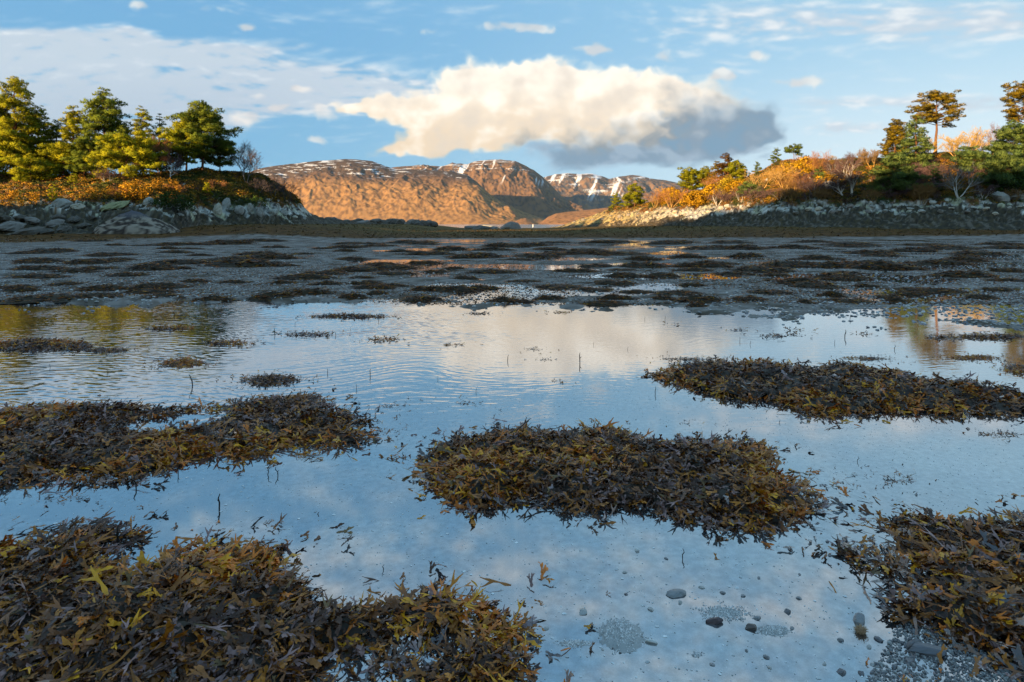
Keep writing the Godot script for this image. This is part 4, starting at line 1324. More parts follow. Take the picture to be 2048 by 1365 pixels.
# A heap of wrack lying in that outline (corners as seen across the water); most fronds within the limit are parts of their own
func weed_clump(outline: Array, high: float, per_m2: float, label: String, group: String, scale_ := 1.0, holes := [], flat := false, singles := 300) -> Vector3:
	var poly := PackedVector2Array()
	var rows := [1e9, -1e9]
	for k in range(1, outline.size(), 2):
		rows = [minf(rows[0], outline[k]), maxf(rows[1], outline[k])]
	for k in range(0, outline.size(), 2):          # the far rim is seen over the heap's crest, the near one at the water
		var far_side := 1.0 - ss(rows[0], rows[1], outline[k + 1])
		var dd: float = (EYE - 0.75 * high * far_side) * F / (outline[k + 1] + 1.0 - VH)
		poly.append(Vector2((outline[k] - 1024.0) * dd / F, dd))
	var lo := Vector2.INF
	var hi := -Vector2.INF
	var area := 0.0
	for k in poly.size():
		lo = lo.min(poly[k])
		hi = hi.max(poly[k])
		area += poly[k].cross(poly[(k + 1) % poly.size()]) * 0.5
	area = absf(area)
	var mid := (lo + hi) * 0.5
	var gaps := []
	for g in holes:
		var c := on_flat(g[0], g[1])
		gaps.append([Vector2(c.x, -c.z), Vector2(g[2], g[3]) * Vector2(1.0 / F * -c.z, c.z * c.z / (F * EYE))])
	var o := thing("seaweed_clump", label, "seaweed", Vector3(mid.x, 0, -mid.y), group)
	var ragged := 0.13 * minf(1.0, sqrt(area) * 0.6)
	var rise := func(p: Vector2) -> float:
		if not Geometry2D.is_point_in_polygon(p, poly):
			return -1.0
		var e := edge_distance(poly, p)
		e -= ragged * (noises.rut.get_noise_2d(p.x * 2.6 + 5.0, p.y * 2.6) + 0.12)
		if e < 0.0:
			return -1.0
		for g in gaps:
			var q: Vector2 = (p - g[0]) / g[1]
			if q.length() < 1.0:
				return -1.0
			e = minf(e, (q.length() - 1.0) * 0.2)
		var n: float = noises.rut.get_noise_2d(p.x * 2.2, p.y * 2.2)
		var wob: float = noises.silt.get_noise_2d(p.x * 1.5, p.y * 1.5)
		return maxf(0.0, (1.0 - exp(-e / (0.16 + 0.5 * high))) * high * (0.62 + 0.75 * n + 0.18 * wob) - 0.02 * (1.0 if wob > 0.0 and e < 0.12 else 0.0))
	# the packed mass below
	var cell := clampf(sqrt(area) / 34.0, 0.02, 0.06)
	var nx := int((hi.x - lo.x) / cell) + 2
	var ny := int((hi.y - lo.y) / cell) + 2
	var keep := PackedFloat32Array()
	var mass := Shape.new()
	var at := PackedInt32Array()
	at.resize(nx * ny)
	at.fill(-1)
	for j in ny:
		for i in nx:
			var p := lo + Vector2(i, j) * cell
			var y: float = rise.call(p)
			if y >= 0.0 and y > 0.012:
				at[j * nx + i] = mass.v.size()
				mass.v.append(Vector3(p.x - mid.x, y - 0.012 + rnd(-0.006, 0.006), mid.y - p.y))
				var t := rnd(0.5, 1.2)
				mass.c.append(Color(0.06, 0.04, 0.026) * t)
	for j in ny - 1:
		for i in nx - 1:
			var a := at[j * nx + i]
			var b := at[(j + 1) * nx + i]
			var c := at[(j + 1) * nx + i + 1]
			var e := at[j * nx + i + 1]
			if a >= 0 and b >= 0 and c >= 0 and e >= 0:
				mass.i.append_array([a, b, c, a, c, e])
	if mass.i.size():
		mass.smooth()
		part("packed_weed", mass.mesh(), mound_mat, o)
	var list := []
	var want := int(area * per_m2 * 2.4 / (scale_ * scale_))
	var tries := 0
	while list.size() < want and tries < want * 6:
		tries += 1
		var p := Vector2(rnd(lo.x - 0.25, hi.x + 0.25), rnd(lo.y - 0.25, hi.y + 0.25))
		var y: float = rise.call(p)
		if y < 0.0:
			if rng.randf() > 0.08 or edge_distance(poly, p) > 0.32 * pow(rng.randf(), 2.0):
				continue
			y = 0.0
		var n: float = noises.silt.get_noise_2d(p.x * 0.9 + 7.0, p.y * 0.9)
		if flat and n < -0.12:
			continue
		var grad := Vector2(rise.call(p + Vector2(0.05, 0)) - y, rise.call(p + Vector2(0, 0.05)) - y) / 0.05
		var k := tone_index()
		var hue: float = noises.bar.get_noise_2d(p.x * 3.0, p.y * 3.0 + 60.0)
		if hue > 0.15 and k < 2:
			k = 2 + rng.randi() % 4
		elif hue < -0.15 and (k == 4 or k == 5):
			k = 6
		var yaw := rnd(0, TAU)
		if grad.length() > 0.1 and rng.randf() < 0.6:
			yaw = atan2(-grad.x, grad.y) + rnd(-0.9, 0.9)
		var size := 0.6 * scale_ * rnd(0.55, 1.4) * (1.0 if rng.randf() < 0.95 or y < 0.004 else rnd(1.2, 1.5))
		var b := Basis(Vector3.UP, yaw) * Basis.from_euler(Vector3(rnd(-0.16, 0.5) * minf(1.0, 0.2 + y * 20.0), 0, rnd(-0.8, 0.8)))
		list.append([Transform3D(b.scaled_local(Vector3.ONE * size), Vector3(p.x - mid.x, y + rnd(-0.012, 0.018) * scale_, mid.y - p.y)), k, size / p.y + y * 0.5 / p.y + rng.randf() * 0.05 + (0.1 if y < 0.004 else 0.0), rng.randi() % 12])
	list.sort_custom(func(a, b): return a[2] > b[2])
	for k in mini(singles, list.size()):
		var f := part("frond", frond_meshes[list[k][3]], frond_mats[list[k][1]], o)
		f.transform = list[k][0]
	if list.size() > singles:
		var rest := Shape.new()
		for k in range(singles, list.size()):
			rest.put(fronds[list[k][3]], list[k][0], TONES[list[k][1]][0] * rnd(0.75, 1.15))
		var m := part("fronds", rest.mesh(), weed_mat, o)
		m.set_meta("kind", "stuff")
	return o.position


var frond_meshes := []


func oval(u: float, v: float, a: float, b: float) -> Array:
	var l := []
	for k in 9:
		var t := TAU * k / 9.0
		var q := rnd(0.75, 1.15)
		l.append_array([u + cos(t) * a * q, v - 4.0 + sin(t) * b * q])
	return l


func weed_all() -> void:
	make_fronds()
	for f in fronds:
		frond_meshes.append(f.mesh())
	var g := "wrack heaps in the pool"
	weed_clump([830, 895, 860, 868, 930, 846, 1000, 836, 1060, 834, 1100, 846, 1180, 834, 1260, 840, 1290, 858, 1400, 860, 1480, 858, 1540, 872, 1560, 895, 1545, 905, 1575, 940, 1620, 960, 1648, 1010, 1640, 1040, 1580, 1058, 1520, 1076, 1440, 1062, 1380, 1052, 1330, 1030, 1250, 1016, 1180, 1030, 1110, 1022, 1060, 1003, 1000, 1012, 940, 1026, 900, 990, 850, 955, 835, 925],
		0.115, 1150, "large brown wrack island in the middle of the pool", g)
	weed_clump([1285, 732, 1350, 712, 1440, 706, 1520, 704, 1600, 716, 1700, 713, 1800, 727, 1900, 752, 2048, 775, 2120, 795, 2120, 835, 1980, 832, 1880, 830, 1800, 822, 1720, 830, 1660, 840, 1560, 808, 1450, 790, 1370, 765, 1335, 744],
		0.15, 620, "long wrack bank running to the right edge behind the island", g, 1.15)
	weed_clump([-80, 808, 60, 798, 200, 791, 330, 800, 430, 795, 520, 784, 600, 774, 660, 772, 642, 792, 730, 815, 745, 828, 702, 840, 735, 855, 760, 870, 690, 885, 640, 885, 560, 895, 480, 915, 400, 910, 300, 950, 200, 975, 100, 965, -80, 985],
		0.10, 900, "wide ragged wrack mat along the left side of the pool", g, 1.05, [[330, 850, 95, 14], [400, 832, 60, 10], [465, 868, 30, 6], [380, 812, 30, 7]])
	weed_clump([-90, 1048, 60, 1042, 130, 1012, 200, 1012, 280, 1030, 262, 1048, 210, 1062, 240, 1090, 225, 1108, 300, 1098, 360, 1050, 440, 1040, 500, 1050, 556, 1052, 545, 1095, 560, 1115, 600, 1140, 640, 1165, 650, 1190, 720, 1180, 800, 1165, 860, 1150, 910, 1155, 975, 1175, 975, 1205, 940, 1228, 880, 1238, 800, 1252, 760, 1268, 700, 1292, 655, 1310, 665, 1365, 640, 1450, -90, 1450],
		0.14, 1700, "biggest foreground heap of brown and ochre wrack at lower left", g, 1.0, [[330, 1075, 26, 14], [200, 1098, 50, 10]])
	weed_clump([690, 1350, 760, 1300, 880, 1275, 960, 1235, 1020, 1212, 1050, 1235, 1085, 1290, 1090, 1340, 1060, 1390, 900, 1440, 690, 1440],
		0.05, 1300, "loose flat wrack at the bottom edge with water showing through", g, 0.8, [[840, 1330, 40, 18], [720, 1380, 40, 20]], true)
	weed_clump([1765, 1015, 1800, 1003, 1860, 1006, 1920, 1020, 2000, 1012, 2110, 1000, 2110, 1400, 2040, 1345, 1960, 1310, 1880, 1262, 1810, 1232, 1765, 1192, 1790, 1160, 1780, 1125, 1700, 1100, 1675, 1080, 1740, 1078, 1792, 1090, 1785, 1050],
		0.10, 1500, "foreground wrack bank at the lower right with grey-purple fronds", g, 1.0)
	weed_clump([1672, 1084, 1690, 1072, 1740, 1076, 1790, 1092, 1810, 1120, 1780, 1118, 1730, 1108, 1695, 1098], 0.03, 1300, "narrow arm of dark wrack pointing left from the lower right bank", g, 0.7, [], false, 120)
	var small := "small floating wrack tufts in the pool"
	var tufts := [[537, 760, 62, 15, 0.07, "rounded wrack tuft just behind the wide left mat"], [700, 633, 86, 7, 0.10, "long low wrack tuft near the pool's far edge"], [610, 670, 48, 6, 0.06, "small wrack tuft left of the drifting bits at mid pool"],
		[456, 687, 54, 7, 0.06, "wrack tuft amid the ripples left of centre"], [340, 658, 48, 6, 0.06, "wrack tuft near the far left edge of the pool"], [362, 728, 46, 12, 0.05, "loose wrack tuft in the ripples on the left"],
		[765, 682, 34, 5, 0.03, "thin scattered wrack tuft at mid pool"], [70, 692, 120, 16, 0.08, "broad wrack raft at the far left of the pool"], [215, 703, 45, 6, 0.04, "trailing weed right of the broad left raft"],
		[780, 814, 26, 6, 0.03, "tiny weed strand right of the left mat"], [934, 806, 26, 8, 0.05, "upright weed tuft above the central island"], [1068, 700, 18, 5, 0.04, "dark weed knot in the cream reflection"],
		[1585, 662, 20, 4, 0.04, "flat weed patch near the far right pool edge"], [1545, 674, 24, 5, 0.05, "weed tuft left of the flat patch, far right pool"], [1590, 672, 20, 3, 0.02, "thin weed line under the flat patch"],
		[1727, 669, 22, 4, 0.05, "weed tuft in the orange tree reflection"], [1985, 675, 66, 8, 0.05, "long weed tuft at the right edge of the pool"], [1890, 678, 36, 5, 0.03, "thin weed patch left of the long right tuft"], [1945, 718, 56, 7, 0.04, "weed patch in the golden reflection at right"],
		[2040, 738, 36, 14, 0.08, "weed heap cut by the right edge above the long bank"], [956, 629, 27, 3, 0.04, "small weed line near the far shore, centre"], [1122, 628, 20, 2.5, 0.03, "small weed line right of centre by far shore"],
		[1792, 958, 38, 12, 0.02, "flat weed scrap right of the central island"], [1688, 972, 34, 8, 0.02, "flat weed scrap off the island's right end"], [2005, 872, 44, 6, 0.02, "thin drifting weed below the right bank"],
		[615, 908, 32, 14, 0.04, "weed spur below the left mat's right end"], [765, 862, 30, 8, 0.03, "weed spur at the tip of the left mat"], [1372, 848, 16, 6, 0.04, "weed sprig behind the central island"], [905, 692, 22, 3, 0.02, "floating weed flakes left of the cream reflection"],
		[1090, 722, 14, 4, 0.02, "little weed knot under the cream reflection"], [1115, 766, 18, 4, 0.02, "small weed knot above the island's right half"], [1475, 664, 18, 3, 0.02, "weed flakes above the long bank"], [1350, 652, 12, 3, 0.03, "tiny weed knot at the far pool, right of centre"],
		[120, 1000, 60, 9, 0.02, "weed strands between the left mat and the foreground heap"], [1740, 1040, 20, 9, 0.02, "ochre weed scrap beside the lower right bank"], [690, 1052, 16, 5, 0.01, "dark weed scrap drifting below the left mat"],
		[545, 1046, 30, 12, 0.05, "dark weed sprig on the foreground heap's right shoulder"], [300, 1052, 22, 7, 0.02, "weed scraps left of the foreground heap's crest"], [1300, 1238, 20, 6, 0.02, "brown weed scrap by the flat stone"], [1238, 1198, 10, 5, 0.02, "tiny brown weed scrap left of the flat stone"],
		[1380, 720, 60, 5, 0.04, "weed fringe behind the long bank's left end"], [1730, 718, 60, 6, 0.05, "weed fringe behind the long bank's middle"], [1835, 1370, 60, 14, 0.02, "weed scraps among the gravel at lower right"], [1900, 1345, 40, 14, 0.03, "ochre weed tuft on the gravel at lower right"]]
	for q in tufts:
		var d: float = EYE * F / (q[1] - VH)
		weed_clump(oval(q[0], q[1], q[2], q[3]), q[4] * 0.8, 900.0 if d > 6.0 else 1100.0, q[5], small, clampf(q[3] * d / F * 9.0, 0.45, 0.85) if d < 8.0 else 0.85, [], false, 60 if d > 7.0 else 120)
	# clumps across the mudflat
	var forms := []
	for k in 6:
		var s := Shape.new()
		var n := 420
		for f in n:
			var a := rnd(0, TAU)
			var r := sqrt(rng.randf())
			var p := Vector3(cos(a) * r, 0.0, sin(a) * r)
			var lump: float = noises.rut.get_noise_2d(p.x * 1.2 + k * 9.0, p.z * 1.2)
			p.y = maxf(0.0, (1.0 - r * r) * (0.7 + 0.8 * lump))
			if lump < -0.35:
				continue
			var b := Basis(Vector3.UP, rnd(0, TAU)) * Basis.from_euler(Vector3(rnd(-0.5, 0.5), 0, rnd(-0.8, 0.8)))
			s.put(fronds[rng.randi() % 12], Transform3D(b.scaled_local(Vector3(1.5, 2.0, 1.5) * rnd(0.8, 1.4)), p), TONES[tone_index()][0] * rnd(0.5, 0.85))
		var dome := grid(12, 12, func(i, j):
			var q := Vector2(i / 5.5 - 1.0, j / 5.5 - 1.0)
			var r := q.length()
			var lump: float = noises.rut.get_noise_2d(q.x * 1.2 + k * 9.0, -q.y * 1.2)
			return Vector3(q.x, maxf(0.0, (1.0 - r * r)) * (0.7 + 0.8 * lump) - 0.12, -q.y), func(_i, _j, _p, _n): return Color(0.06, 0.042, 0.024) * rnd(0.6, 1.4))
		s.put(dome, Transform3D.IDENTITY, Color.WHITE)
		forms.append(s.mesh())
	var rows := [[[50, 562, 115], [45, 543, 100], [60, 527, 90], [150, 530, 90], [290, 542, 110], [345, 531, 120], [200, 515, 60], [335, 509, 70], [395, 514, 55], [330, 500, 50], [270, 493, 40], [430, 488, 36], [470, 536, 170], [520, 521, 130], [430, 532, 50], [240, 557, 90], [60, 606, 130], [165, 601, 110], [310, 599, 80], [300, 581, 120], [420, 604, 90], [540, 601, 100], [120, 575, 70], [30, 585, 80], [190, 585, 60], [380, 568, 60]],
		[[545, 497, 60], [640, 500, 46], [600, 510, 56], [640, 553, 100], [600, 561, 120], [560, 570, 60], [690, 545, 50], [780, 551, 90], [800, 505, 70], [850, 511, 120], [700, 521, 60], [760, 530, 60], [900, 500, 70], [960, 516, 90], [985, 549, 110], [870, 546, 60], [610, 591, 110], [700, 599, 60], [900, 586, 110], [960, 580, 80], [780, 576, 70], [1000, 495, 70], [1035, 521, 60], [690, 490, 60], [840, 490, 70], [560, 535, 60], [720, 560, 60], [650, 575, 80], [840, 604, 90], [1010, 606, 70], [930, 560, 60], [1050, 566, 80]],
		[[1110, 511, 70], [1100, 500, 60], [1240, 512, 120], [1180, 504, 90], [1290, 523, 80], [1150, 546, 90], [1230, 571, 100], [1120, 579, 110], [1290, 536, 60], [1390, 573, 60], [1540, 546, 130], [1480, 551, 90], [1600, 536, 140], [1700, 561, 120], [1650, 521, 110], [1800, 541, 150], [1900, 531, 140], [1950, 556, 130], [2030, 546, 80], [1760, 510, 100], [1850, 505, 90], [1980, 511, 100], [1420, 500, 100], [1500, 515, 80], [1550, 593, 100], [1620, 611, 40], [1740, 576, 60], [1900, 586, 80], [1330, 601, 50], [1100, 601, 60], [1210, 612, 100], [1400, 618, 40], [1330, 556, 90], [1420, 538, 100], [1380, 517, 80], [1600, 498, 110], [1720, 492, 120], [1880, 493, 120], [1340, 490, 90], [1200, 488, 80], [1470, 488, 90], [2010, 490, 90], [1250, 555, 80], [1620, 572, 110], [1790, 598, 70], [1980, 600, 70], [1200, 535, 80], [1700, 537, 120]]]
	var more := [[], [], []]
	for k in 96:
		var u := rnd(0.0, 2048.0)
		var v := 484.0 + 126.0 * pow(rng.randf(), 1.5)
		more[0 if u < 530.0 else 1 if u < 1060.0 else 2].append([u, v, rnd(40, 110)])
	var side := ["left", "middle", "right"]
	for a in 3:
		for q in rows[a] + more[a]:
			var d: float = EYE * F / (q[1] - VH)
			var w: float = q[2] * 0.6 * d / F
			var deep := clampf(w * rnd(0.5, 0.9), 0.25, 2.6)
			var p := on_flat(q[0], q[1])
			p.z -= deep * 0.7
			p.y = maxf(0.0, floor_at(p.x, -p.z)) - 0.02
			var o := part("seaweed_mound", forms[rng.randi() % 6], far_weed)
			o.position = p
			o.basis = Basis.from_scale(Vector3(w, rnd(0.14, 0.26) * clampf(w, 0.6, 1.3), deep)) * Basis(Vector3.UP, rnd(0, TAU))
			var zone := "nearest the pool" if q[1] > 570 else "halfway across" if q[1] > 520 else "towards the far shore"
			later(o, "%s brown weed mound on the %s mudflat, %s" % ["wide" if q[2] > 88 else "small" if q[2] < 62 else "low", side[a], zone], "seaweed", "weed mounds across the mudflat", q[0])
	# loose scraps, pebbles and the brown weed of the upper beach
	var where := []
	var tints := []
	for k in 110000:
		var d := 12.0 * exp(rnd(0.0, 1.0) * log(66.0 / 12.0))
		var x := rnd(-0.86, 0.86) * d
		var n: float = noises.bar.get_noise_2d(x * 0.45, d * 0.75 + 20.0)
		var u := 1024.0 + F * x / d
		if n + 0.25 * rng.randf() < tab([0, 0.08, 500, 0.05, 900, -0.02, 1300, -0.07, 2048, -0.05], u):
			continue
		var y := maxf(floor_at(x, d), 0.0)
		var b := Basis(Vector3.UP, rnd(0, TAU)) * Basis.from_euler(Vector3(rnd(-0.3, 0.3), 0, rnd(-0.4, 0.4)))
		where.append(Transform3D(b.scaled_local(Vector3.ONE * rnd(0.5, 1.3)), Vector3(x, y + 0.01, -d)))
		tints.append(TONES[tone_index()][0] * rnd(0.5, 0.9))
	tag(many("scattered_seaweed", frond_meshes[0], far_weed, where, tints), "loose brown weed strewn across the wet mudflat", "seaweed", "", "stuff")
	where = []
	tints = []
	for k in 26000:
		var x := rnd(-64.0, 80.0)
		var d := rnd(46.0, 150.0)
		var u := 1024.0 + F * x / d
		if u < -60.0 or u > 2110.0 or d < tab([-600, 46, 0, 49, 300, 57, 500, 64, 1000, 66, 1500, 66, 1800, 70, 2048, 74], u) + rnd(-1.0, 2.0):
			continue
		var b := Basis(Vector3.UP, rnd(0, TAU)) * Basis.from_euler(Vector3(rnd(-0.4, 0.3), 0, rnd(-0.5, 0.5)))
		where.append(Transform3D(b.scaled_local(Vector3(3.0, 2.2, 3.0) * rnd(0.8, 1.6)), Vector3(x, floor_at(x, d), -d)))
		tints.append(Color(0.15, 0.07, 0.02).lerp(Color(0.13, 0.09, 0.022), rng.randf()) * rnd(0.6, 1.3))
	tag(many("beach_seaweed", frond_meshes[3], far_weed, where, tints), "brown-green weed carpet on the upper beach", "seaweed", "", "stuff")


func pool_things() -> void:
	var peb := []
	for k in 5:
		peb.append(rock_shape(300 + k, 7, 0.12).mesh())
	var tones := [Color(0.26, 0.24, 0.23), Color(0.42, 0.39, 0.35), Color(0.15, 0.13, 0.13), Color(0.7, 0.66, 0.6)]
	var pm := []
	for c in tones:
		pm.append(paint(0.35, 0.6, c.linear_to_srgb()))
	# gravel and shell bits
	var where := []
	var tints := []
	for k in 32000:
		var d := 8.6 * exp(rnd(0.0, 1.0) * log(58.0 / 8.6))
		var x := rnd(-0.86, 0.86) * d
		var u := 1024.0 + F * x / d
		var y := floor_at(x, d)
		if y < -0.035:
			continue
		var dense := tab([0, 0.8, 500, 0.6, 900, 0.3, 1400, 0.5, 1700, 1.0, 2048, 1.0], u)
		if rng.randf() > dense:
			continue
		var s := rnd(0.008, 0.03)
		where.append(Transform3D(Basis.from_euler(Vector3(rnd(-0.3, 0.3), rnd(0, TAU), rnd(-0.3, 0.3))).scaled_local(Vector3(s * 1.4, s * 0.5, s)), Vector3(x, maxf(y, 0.0) + s * 0.2, -d)))
		tints.append(tones[rng.randi() % 3] * rnd(0.8, 1.3) if rng.randf() < 0.96 else Color(0.6, 0.57, 0.52))
	var gravel: StandardMaterial3D = paint(0.16, 1.0)
	tag(many("mudflat_gravel", peb[0], gravel, where, tints), "wet grey gravel and shell bits covering the mudflat", "gravel", "", "stuff")
	where = []
	tints = []
	for k in 6000:        # gravel that breaks the surface at the lower right
		var u := rnd(1700.0, 2080.0)
		var v := rnd(1190.0, 1400.0)
		var line := tab([1700, 1420, 1760, 1330, 1800, 1250, 1860, 1265, 1960, 1310, 2080, 1360], u)
		if v < line - 10.0 or rng.randf() < ss(0.0, 160.0, v - line) * 0.45:
			continue
		var p := on_flat(u, v)
		var s := rnd(0.0012, 0.0048) * (1.0 if rng.randf() < 0.95 else 1.8)
		where.append(Transform3D(Basis.from_euler(Vector3(rnd(-0.4, 0.4), rnd(0, TAU), rnd(-0.4, 0.4))).scaled_local(Vector3(s * 1.5, s * 0.8, s)), p + Vector3(0, s * 0.2, 0)))
		tints.append(tones[rng.randi() % 3] * rnd(0.35, 0.9))
	tag(many("gravel_spit", peb[1], gravel, where, tints), "wet gravel breaking the water at the lower right", "gravel", "", "stuff")
	where = []
	tints = []
	for k in 5200:        # pale flecks lying on the bed of the pool
		var d := rnd(2.1, 6.0)
		var x := rnd(-0.82, 0.82) * d
		var s := rnd(0.0012, 0.0034) * (1.0 if rng.randf() < 0.93 else 2.2)
		where.append(Transform3D(Basis.from_euler(Vector3(0, rnd(0, TAU), 0)).scaled_local(Vector3(s * 1.4, 0.0016, s)), Vector3(x, 0.0006, -d)))
		tints.append(Color(0.88, 0.87, 0.84) * rnd(0.55, 1.1))
	tag(many("shell_flecks", peb[2], paint(0.5, 0.4), where, tints), "tiny pale shell flecks dotting the shallow pool", "shell bits", "", "stuff")
	# single stones and shells: place, width, height over width, tone
	var g := "small stones in the pool"
	for q in [[1165, 1225, 26, 0.4, 1], [1252, 1190, 10, 0.5, 2], [1302, 1220, 16, 0.4, 1], [1360, 1206, 12, 0.7, 1], [1403, 1176, 14, 0.4, 1], [1445, 1187, 13, 0.5, 0], [1487, 1193, 12, 0.5, 0], [1575, 1224, 18, 0.8, 2], [1598, 1198, 14, 0.5, 0], [1515, 1238, 18, 0.4, 0], [1660, 1112, 10, 0.9, 2], [1580, 1100, 12, 0.6, 2], [1274, 1102, 12, 1.0, 3], [1333, 1118, 10, 0.5, 0],
		[1250, 1146, 12, 0.4, 1], [1518, 1157, 9, 0.7, 0], [1600, 1150, 8, 0.6, 0], [1533, 1315, 14, 0.7, 0], [1540, 1337, 12, 0.5, 1], [1683, 1345, 22, 0.7, 2], [1724, 1348, 18, 0.6, 2], [1681, 1282, 14, 0.7, 0], [1758, 1280, 20, 0.5, 2], [1738, 1295, 14, 0.5, 1], [1712, 1119, 14, 0.5, 2], [1745, 1330, 14, 0.5, 1], [1650, 1330, 12, 0.4, 1], [1585, 1258, 12, 0.5, 0], [1493, 1302, 9, 0.7, 0], [1425, 1330, 14, 0.3, 0], [1820, 1325, 26, 0.4, 2], [1780, 1220, 12, 0.5, 2], [1655, 1085, 9, 0.6, 2], [1205, 1300, 8, 0.5, 1], [1092, 1258, 14, 0.4, 1]]:
		var p := on_flat(q[0], q[1])
		var s: float = q[2] * 0.5 * -p.z / F
		var o := part("small_stone", peb[rng.randi() % 5], pm[q[4]])
		o.position = p + Vector3(0, s * 0.1, 0)
		o.basis = Basis(Vector3.UP, rnd(0, TAU)) * Basis.from_scale(Vector3(s * 0.9, s * q[3] * 0.75, s * 0.62))
		var zone := "right of the flat stone" if q[0] > 1500 and q[1] < 1290 else "by the gravel spit" if q[0] > 1500 else "around the flat stone" if q[0] > 1310 else "left of the flat stone"
		later(o, "small %s stone in the shallows %s" % [["grey", "light grey", "dark", "whitish"][q[4]], zone], "stone", g, q[0])
	var flat := part("flat_stone", rock_shape(77, 9, 0.06).mesh(), pm[0])
	flat.position = on_flat(1352, 1190) + Vector3(0, 0.004, 0)
	flat.basis = Basis(Vector3.UP, 0.3) * Basis.from_scale(Vector3(0.04, 0.012, 0.022))
	tag(flat, "largest flat grey-green stone in the shallow pool", "stone", "")
	var slate := part("flat_stone", rock_shape(78, 8, 0.06).mesh(), pm[2])
	slate.position = on_flat(1850, 1306) + Vector3(0, 0.006, 0)
	slate.basis = Basis(Vector3.UP, -0.2) * Basis.from_scale(Vector3(0.07, 0.022, 0.025))
	tag(slate, "long dark slate stone on the gravel spit at lower right", "stone", "")
	var sl2 := part("flat_stone", rock_shape(79, 8, 0.06).mesh(), pm[2])
	sl2.position = on_flat(1828, 1294) + Vector3(0, 0.004, 0)
	sl2.basis = Basis(Vector3.UP, 0.5) * Basis.from_scale(Vector3(0.03, 0.02, 0.02))
	tag(sl2, "dark angular stone behind the long slate", "stone", "")
	var wedge := part("wedge_stone", rock_shape(81, 6, 0.03).mesh(), pm[0])
	wedge.position = on_flat(1720, 1242) + Vector3(0, 0.004, 0)
	wedge.basis = Basis(Vector3.UP, 0.8) * Basis.from_scale(Vector3(0.028, 0.018, 0.02))
	tag(wedge, "dark wedge-shaped stone just above the sea urchin", "stone", "")
	var shell := part("razor_shell", rock_shape(82, 8, 0.02).mesh(), pm[3])
	shell.position = on_flat(1304, 1286) + Vector3(0, 0.004, 0)
	shell.basis = Basis(Vector3.UP, -0.25) * Basis.from_scale(Vector3(0.027, 0.006, 0.007))
	tag(shell, "pale finger-shaped shell right of the largest grit heap", "shell", "")
	# a sea urchin
	var urchin := thing("sea_urchin", "round brown sea urchin with short pale spines", "sea urchin", on_flat(1722, 1266))
	var ball := SphereMesh.new()
	ball.radius = 0.018
	ball.height = 0.028
	ball.radial_segments = 20
	ball.rings = 10
	part("test", ball, paint(0.7, 0.3, Color(0.34, 0.2, 0.11).linear_to_srgb()), urchin).position.y = 0.008
	var spines := Shape.new()
	for k in 240:
		var q := random_dir()
		if q.y < -0.3:
			continue
		var a := Vector3(q.x * 0.018, q.y * 0.014 + 0.008, q.z * 0.018)
		var sd := q.cross(random_dir()).normalized() * 0.0009
		var tip := a + (q + random_dir() * 0.25).normalized() * rnd(0.008, 0.012)
		spines.tri(a - sd, tip, a + sd, Color(0.55, 0.36, 0.2) * rnd(0.7, 1.2))
	var sp := part("spines", spines.mesh(), paint(0.7, 0.3), urchin)
	sp.set_meta("kind", "stuff")
	# heaps of shell grit that rise from the water
	for q in [[1243, 1272, 46, 34, 0.022, "largest pale heap of shell grit in the shallow pool"], [1546, 1262, 36, 12, 0.008, "small pale grit heap beside the brown stone"], [1150, 1288, 44, 8, 0.004, "low strip of grit left of the largest heap"], [1450, 1226, 54, 18, 0.003, "scattered grit patch between stones at right"], [1395, 1310, 16, 6, 0.003, "little grit patch below the flat stone"]]:
		var c := on_flat(q[0], q[1])
		var a: float = q[2] * -c.z / F
		var b: float = q[3] * c.z * c.z / (F * EYE)
		var o := thing("grit_heap", q[5], "grit", c, "grit heaps in the pool")
		var bed := grid(20, 20, func(i, j):
			var w := Vector2(i / 9.5 - 1.0, j / 9.5 - 1.0)
			var y: float = q[4] * (1.0 - w.length_squared() * (1.0 + 0.7 * noises.silt.get_noise_2d(i * 0.3, j * 0.3))) - 0.002
			return Vector3(w.x * a, maxf(y, -0.004), -w.y * b), func(_i, _j, _p, _n): return Color(0.42, 0.40, 0.37))
		part("sand", bed.mesh(), paint(0.7, 0.4), o)
		var grains := Shape.new()
		var one := Shape.new()
		for f in 8:
			var x := Vector3(1 if f & 1 else -1, 0, 0)
			var y := Vector3(0, 0.8 if f & 2 else -0.8, 0)
			var z := Vector3(0.3, 0, 0.9 if f & 4 else -0.9)
			one.tri(x, y, z, Color.WHITE, (x + y + z).normalized())
		for k in int(clampf(a * b * 120000.0, 80, 700)):
			var w := Vector2.from_angle(rnd(0, TAU)) * pow(rng.randf(), 0.7) * 1.25
			w *= 0.75 + 0.5 * noises.silt.get_noise_2d(w.angle() * 0.8 + q[0], 3.0)
			var y := maxf(0.0, q[4] * (1.0 - w.length_squared()) - 0.002)
			var s := rnd(0.0012, 0.0036)
			grains.put(one, Transform3D(Basis.from_euler(Vector3(rnd(0, 3), rnd(0, 3), 0)).scaled_local(Vector3(s * 1.3, s, s)), Vector3(w.x * a, y + s * 0.3, -w.y * b)), Color(0.80, 0.76, 0.72) * rnd(0.4, 1.25))
		var gm := part("grains", grains.mesh(), paint(0.55, 0.5), o)
		gm.set_meta("kind", "stuff")
	var brown := part("wedge_stone", rock_shape(84, 7, 0.05).mesh(), paint(0.4, 0.5, Color(0.14, 0.10, 0.08).linear_to_srgb()))
	brown.position = on_flat(1504, 1258) + Vector3(0, 0.005, 0)
	brown.basis = Basis.from_scale(Vector3(0.024, 0.012, 0.016))
	tag(brown, "brown pointed stone left of the small grit heap", "stone", "")
	var plum := part("wedge_stone", rock_shape(85, 9, 0.1).mesh(), paint(0.4, 0.5, Color(0.10, 0.06, 0.06).linear_to_srgb()))
